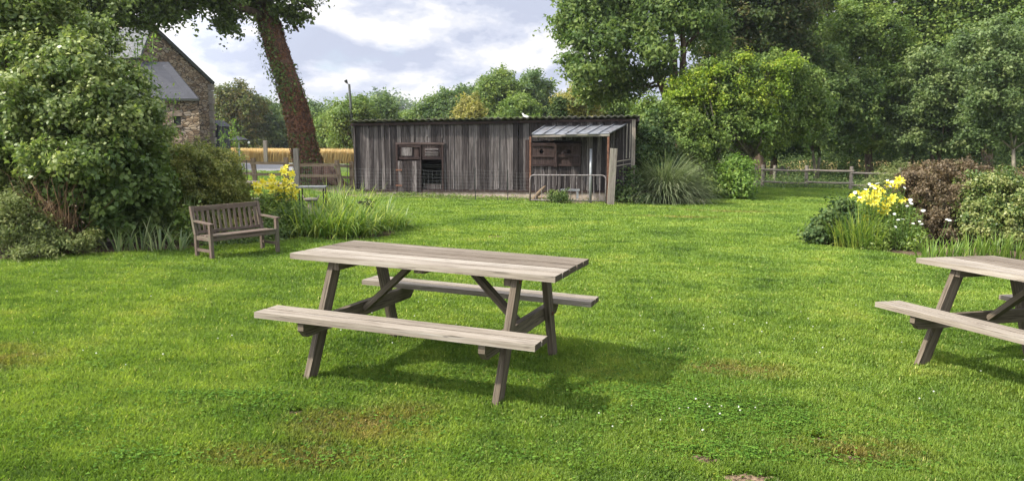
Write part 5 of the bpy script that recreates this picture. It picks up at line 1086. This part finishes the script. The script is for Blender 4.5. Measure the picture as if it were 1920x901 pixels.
# ---- the big tree behind the shed and its neighbours
def bigash():
    D = 28.
    bl = [pb(1075, 25, D-1, 42, 38), pb(1110, 75, D-1.5, 48, 40), pb(1095, 130, D-1.5, 42, 34), pb(1140, 10, D, 60, 50), pb(1180, 70, D-1, 56, 42), pb(1150, 130, D-.5, 50, 32), pb(1200, -10, D, 70, 50), pb(1262, 30, D-1, 56, 46), pb(1235, 100, D-1.6, 36, 26), pb(1215, 140, D, 44, 24), pb(1290, -30, D, 70, 60), pb(1110, -50, D, 80, 50), pb(1190, -90, D, 120, 70), pb(1175, 170, D+.5, 40, 24), pb(1100, 165, D, 32, 18), pb(1065, 60, D-.5, 22, 30), pb(1320, 60, D+1, 36, 50), pb(1130, 180, D+.4, 40, 20)]
    t = tree('ash_tree', 'large airy green tree with forked dark trunks behind the right end of the shed', 'tree', (at(1262, 300, D).x, D), bl, .15, M['leaf_ash'], 0, cover=3.0, clump=.30, droop=.3, shellin=.4, up=.35)
    loc = Vector(t.location); m = MB()
    for P, r in (([(1265, 360), (1262, 260), (1250, 180), (1222, 110), (1190, 50), (1160, 0)], .24), ([(1268, 360), (1266, 240), (1264, 170), (1262, 100), (1256, 40), (1262, -30)], .22), ([(1272, 350), (1272, 240), (1278, 160), (1282, 90), (1275, 20), (1290, -40)], .17),
                 ([(1250, 180), (1236, 150), (1215, 160), (1170, 150), (1120, 155)], .07), ([(1222, 110), (1180, 90), (1130, 80), (1080, 60)], .07), ([(1264, 150), (1230, 90), (1200, 30)], .08), ([(1240, 160), (1180, 168), (1120, 160), (1085, 150)], .05), ([(1282, 90), (1310, 60), (1330, 40)], .07)):
        K = len(P); m.tube([at(u, v, D+.3)-loc for u, v in P], [r*(1-.65*i/(K-1)) for i in range(K)], 9, .5, wob=.06)
    m.build('trunk', M['bark'], t, smooth=True)
bigash()
tree('copper_tree', 'brown-tinged dark tree with rusty leaves at the top, right of the airy ash', 'tree', (at(1420, 330, 36).x, 36),
     [pb(1350, 60, 35, 50, 50), pb(1400, 20, 35, 60, 50), pb(1440, 80, 35.5, 60, 48), pb(1370, 110, 35, 56, 40), pb(1470, 20, 36, 50, 50), pb(1420, -50, 36, 110, 60), pb(1335, 10, 35, 40, 46), pb(1490, 90, 36, 40, 40), pb(1345, 150, 35, 40, 30), pb(1430, 140, 35.5, 70, 40)], .19, M['leaf_copper'], .32, cover=4., clump=.28, fork=.5)
tree('laburnum', 'yellow-green arching tree with hanging bright clusters right of the shed', 'tree', (at(1390, 330, 27.6).x, 27.6),
     [pb(1290, 180, 26.6, 40, 36), pb(1335, 150, 26.6, 46, 34), pb(1385, 150, 26.8, 48, 38), pb(1300, 220, 26.8, 38, 34), pb(1350, 200, 26.6, 50, 40), pb(1405, 205, 27, 50, 42), pb(1430, 160, 27.2, 46, 38), pb(1440, 230, 27.6, 40, 34), pb(1365, 245, 27.2, 44, 24), pb(1330, 255, 27, 44, 34), pb(1295, 250, 27, 30, 30), pb(1420, 265, 27.8, 44, 26), pb(1470, 200, 28, 46, 40), pb(1490, 150, 28, 40, 34), pb(1515, 190, 28.4, 36, 36), pb(1450, 115, 27.6, 30, 20), pb(1375, 120, 27, 24, 14), pb(1500, 235, 28.4, 36, 30), pb(1345, 262, 25.6, 22, 24), pb(1425, 240, 26, 26, 30), pb(1375, 225, 26, 24, 18)], .115, M['leaf_mid'], .13, cover=3.6, clump=.3, droop=.5, fork=.45, bark='bark_pale', stems=2)
tree('laburnum', 'bright yellow flowering shoots hanging on the yellow-green tree', 'tree', (at(1340, 330, 26.2).x, 26.2),
     [pb(1272, 170, 25.9, 20, 24), pb(1300, 148, 25.9, 22, 16), pb(1272, 210, 26, 16, 28), pb(1340, 136, 26, 24, 12), pb(1392, 118, 26.2, 16, 14), pb(1420, 180, 26.2, 14, 34), pb(1450, 128, 26.6, 24, 14), pb(1278, 245, 26.2, 12, 22), pb(1325, 165, 25.8, 16, 20), pb(1462, 160, 26.6, 16, 28), pb(1385, 170, 26.1, 14, 30), pb(1355, 190, 26, 12, 24), pb(1490, 112, 27, 18, 16), pb(1440, 205, 26.4, 10, 22), pb(1310, 195, 25.9, 10, 22)], .10, M['leaf_yellow'], .06, cover=2.2, clump=.4, droop=.9, fork=.5, bark='bark_pale')
WG = 'trees of the wood on the right'
def wood(lb, u, D, blobs, mat, tr, leaf=.17, stems=1, bark='bark', cover=3.6, **k):
    return tree('broadleaf_tree', lb, 'tree', (at(u, 320, D).x, D), [pb(a, b, D+rnd.uniform(-.8, .8), c, d) for a, b, c, d in blobs], leaf, M[mat], tr, cover=cover, clump=.26, vclump=.68, group=WG, stems=stems, bark=bark, **k)
wood('multi-stemmed mid green tree behind the first bays of the right rail fence', 1535, 36.5, [(1500, 210, 50, 34), (1550, 170, 52, 38), (1590, 215, 46, 34), (1530, 245, 50, 28), (1570, 260, 46, 26), (1500, 165, 40, 30), (1540, 125, 46, 34), (1480, 245, 40, 26), (1605, 165, 40, 34)], 'leaf_ash', .12, .15, 4, 'bark_pale')
wood('leafy mid green tree with pale brown seed bunches above the middle of the right fence', 1625, 38, [(1620, 120, 52, 44), (1660, 160, 48, 40), (1600, 60, 52, 46), (1650, 70, 50, 44), (1640, 220, 50, 34), (1690, 210, 44, 36), (1610, 190, 40, 34), (1655, 255, 46, 26)], 'leaf_mid', .2, .16)
wood('bluish green tree rising behind the bronze barberry', 1760, 36, [(1745, 210, 50, 38), (1790, 230, 50, 36), (1720, 255, 44, 28), (1770, 165, 50, 38), (1810, 190, 44, 38), (1760, 270, 56, 22), (1820, 265, 44, 24), (1740, 130, 44, 36)], 'leaf_blue', .14, .15, 2)
wood('pale-trunked young tree at the right edge over the variegated shrub', 1905, 31, [(1880, 130, 56, 42), (1920, 180, 52, 40), (1860, 190, 46, 36), (1900, 235, 52, 30), (1935, 100, 52, 48), (1850, 80, 46, 42), (1845, 235, 40, 26), (1940, 250, 40, 24)], 'leaf_blue', .085, .13, 1, 'bark_pale', fork=.5)
wood('tall green tree at the top right, third row of the wood', 1700, 42, [(1680, 20, 66, 50), (1730, 60, 60, 50), (1700, 110, 60, 44), (1760, 10, 60, 54), (1650, -20, 60, 40), (1750, 110, 56, 44), (1710, -50, 80, 40)], 'leaf_mid', .3, .19, cover=2.3)
wood('dark tree closing the top right corner of the photo', 1850, 40, [(1830, 20, 64, 54), (1880, 40, 64, 54), (1800, 80, 56, 48), (1850, 100, 60, 50), (1930, 10, 64, 60), (1820, 150, 56, 44), (1900, -40, 80, 40)], 'leaf_mid', .3, .18, cover=2.8)
wood('airy tree with sky showing between its boughs at top centre right', 1580, 44, [(1545, 20, 52, 36), (1600, 0, 56, 40), (1560, 75, 48, 34), (1500, 40, 34, 30), (1520, 110, 50, 30), (1615, 30, 40, 34), (1550, -40, 80, 36)], 'leaf_mid', .24, .19, cover=2.3)
wood('shaded tree low behind the lime shrub', 1450, 38, [(1440, 240, 56, 36), (1480, 200, 50, 36), (1420, 270, 50, 26), (1480, 275, 50, 22), (1460, 170, 46, 34)], 'leaf_dark', .2, .17)
wood('shaded dark tree in the second row behind the middle of the right fence', 1600, 43, [(1560, 210, 66, 50), (1620, 190, 66, 60), (1590, 270, 70, 26), (1660, 265, 60, 28), (1520, 275, 50, 18), (1680, 170, 66, 60)], 'leaf_dark', .25, .19)
wood('shaded dark tree in the second row behind the bronze barberry', 1770, 43, [(1730, 200, 70, 60), (1800, 220, 70, 60), (1750, 275, 90, 28), (1780, 150, 66, 60), (1850, 190, 66, 70), (1850, 270, 80, 34)], 'leaf_dark', .25, .19)
wood('shaded dark tree in the second row at the right edge', 1930, 42, [(1910, 150, 70, 70), (1970, 100, 70, 90), (1940, 230, 80, 50), (1910, 275, 70, 30), (1990, 200, 70, 80)], 'leaf_dark', .25, .19)
tree('dark_conifer', 'small dark pointed conifer just above the shed roof', 'conifer', (at(1047, 300, 32).x, 32), [pb(1047, 222, 32, 14, 14), pb(1047, 206, 32, 9, 12), pb(1047, 194, 32, 5, 10), pb(1050, 240, 32, 18, 16)], .1, M['leaf_ivy'], .08, cover=5, clump=.4, fork=.8)

# ---- tree line beyond the wheat
FG = 'field trees beyond the wheat and the shed'
def far(lb, u, top_, D, wpx, mat, nm='field_tree', low=262, leaf=None, n=7, seed=None):
    rr = random.Random(int(u*13+D)); hpx = (low-top_); bl = [pb(u, top_+hpx*.28, D, wpx*.30, hpx*.26)]
    for k in range(n):
        a = 2*math.pi*k/n+rr.uniform(-.3, .3); bl.append(pb(u+math.cos(a)*wpx*.30*rr.uniform(.8, 1.15), top_+hpx*.52+math.sin(a)*hpx*.24, D+rr.uniform(-1.5, 1.5), wpx*rr.uniform(.17, .26), hpx*rr.uniform(.17, .25)))
    for k in range(4): bl.append(pb(u+(k-1.5)*wpx*.26, low-hpx*.13, D+rr.uniform(-1, 1), wpx*.18, hpx*.16))
    return tree(nm, lb, 'tree', (at(u, 270, D).x, D), bl, leaf or D*.0034, M[mat], D*.005, cover=3.6, clump=.27, group=FG, twig=False, bottom=.1)
far('rust-tinged round tree right of the farmhouse', 440, 155, 78, 120, 'leaf_rust', low=282)
far('dark green tree between the rust-tinged tree and the leaning trunk', 505, 190, 82, 110, 'leaf_dark', low=282)
far('dark tree just right of the leaning trunk', 590, 190, 84, 90, 'leaf_dark', low=282)
far('shadowy tree behind the golden wheat left of the lamp post', 630, 200, 88, 80, 'leaf_dark', low=282)
far('round green tree behind the lamp post', 668, 178, 58, 90, 'leaf_mid', low=290)
far('round dark green tree right of the lamp post above the shed roof', 712, 180, 60, 84, 'leaf_dark', low=290)
far('bushy tree above the left half of the shed roof', 825, 166, 62, 84, 'leaf_dark', low=285)
far('tall green tree above the middle of the shed roof', 935, 134, 62, 110, 'leaf_mid', low=285)
far('green tree between the bushy tree and the tall one', 880, 158, 66, 80, 'leaf_dark', low=285)
far('small golden-leaved tree above the middle of the shed roof', 882, 178, 50, 52, 'leaf_gold', low=262, n=6)
far('green tree left of the airy ash', 1000, 134, 64, 100, 'leaf_dark', low=285)
far('bright green low tree just above the shed roof right of centre', 975, 178, 48, 90, 'leaf_mid', low=270, n=6)
far('yellow-brown tinted tree behind the right part of the shed roof', 1085, 152, 44, 100, 'leaf_gold', low=275)
far('mid green tree behind the right end of the shed', 1160, 170, 46, 110, 'leaf_mid', low=285)
far('light green low tree at the left end of the shed roof', 622, 205, 74, 70, 'leaf_mid', low=282, n=5)
far('low green tree above the shed roof right of the round pair', 770, 208, 80, 70, 'leaf_mid', low=282, n=5)
# distant blue-green wood on the skyline
rng = np.random.default_rng(31)
bl = [pb(u, 272-hh, 260, 26, 26) for u, hh in [(x_, 48+18*math.sin(x_*.02)+rng.uniform(-6, 8)) for x_ in range(300, 1100, 22)]]+[pb(u, 250, 262, 40, 22) for u in range(280, 1120, 40)]
C, Nn, v = crown_pts(rng, bl, 1.1, 3.2, .4, .1); o = leaves('distant_wood', C, Nn, 1.1*rng.uniform(.6, 1.2, len(C)), M['leaf_dark'], v, rng=rng); tag(o, 'far wooded ridge fading towards the skyline', 'wood', kind='stuff')
bl = [pb(u, 240, 95, 55, 45) for u in range(1350, 2100, 50)]; C, Nn, v = crown_pts(rng, bl, .5, 3., .3, .1); o = leaves('distant_wood', C, Nn, .5*rng.uniform(.6, 1.2, len(C)), M['leaf_dark'], v, rng=rng); tag(o, 'far wood behind the pale field on the right', 'wood', kind='stuff')
# dark hedge line at the back of the wheat
bl = [pb(u, 268, 92, 26, 10) for u in range(380, 700, 24)]; C, Nn, v = crown_pts(rng, bl, .3, 3.2, .4, .1); o = leaves('field_hedge', C, Nn, .3*rng.uniform(.6, 1.2, len(C)), M['leaf_dark'], v, rng=rng); tag(o, 'dark hedge line along the far edge of the wheat field', 'hedge', kind='stuff')

# ---- the air: a thin even haze round everything
m = MB(); m.hexa([(-640, -60, -21), (640, -60, -21), (640, 930, -21), (-640, 930, -21), (-640, -60, 34), (640, -60, 34), (640, 930, 34), (-640, 930, 34)])
hm = bpy.data.materials.new('haze'); hm.use_nodes = True; ht = hm.node_tree; ht.nodes.clear(); ho = ht.nodes.new('ShaderNodeOutputMaterial'); pv = ht.nodes.new('ShaderNodeVolumePrincipled')
pv.inputs['Color'].default_value = (.86, .92, 1, 1); pv.inputs['Density'].default_value = .00032; pv.inputs['Anisotropy'].default_value = .3; ht.links.new(pv.outputs[0], ho.inputs['Volume'])
hz_ = m.build('haze', hm); tag(hz_, 'thin bluish summer haze softening the far trees', 'haze', kind='stuff')
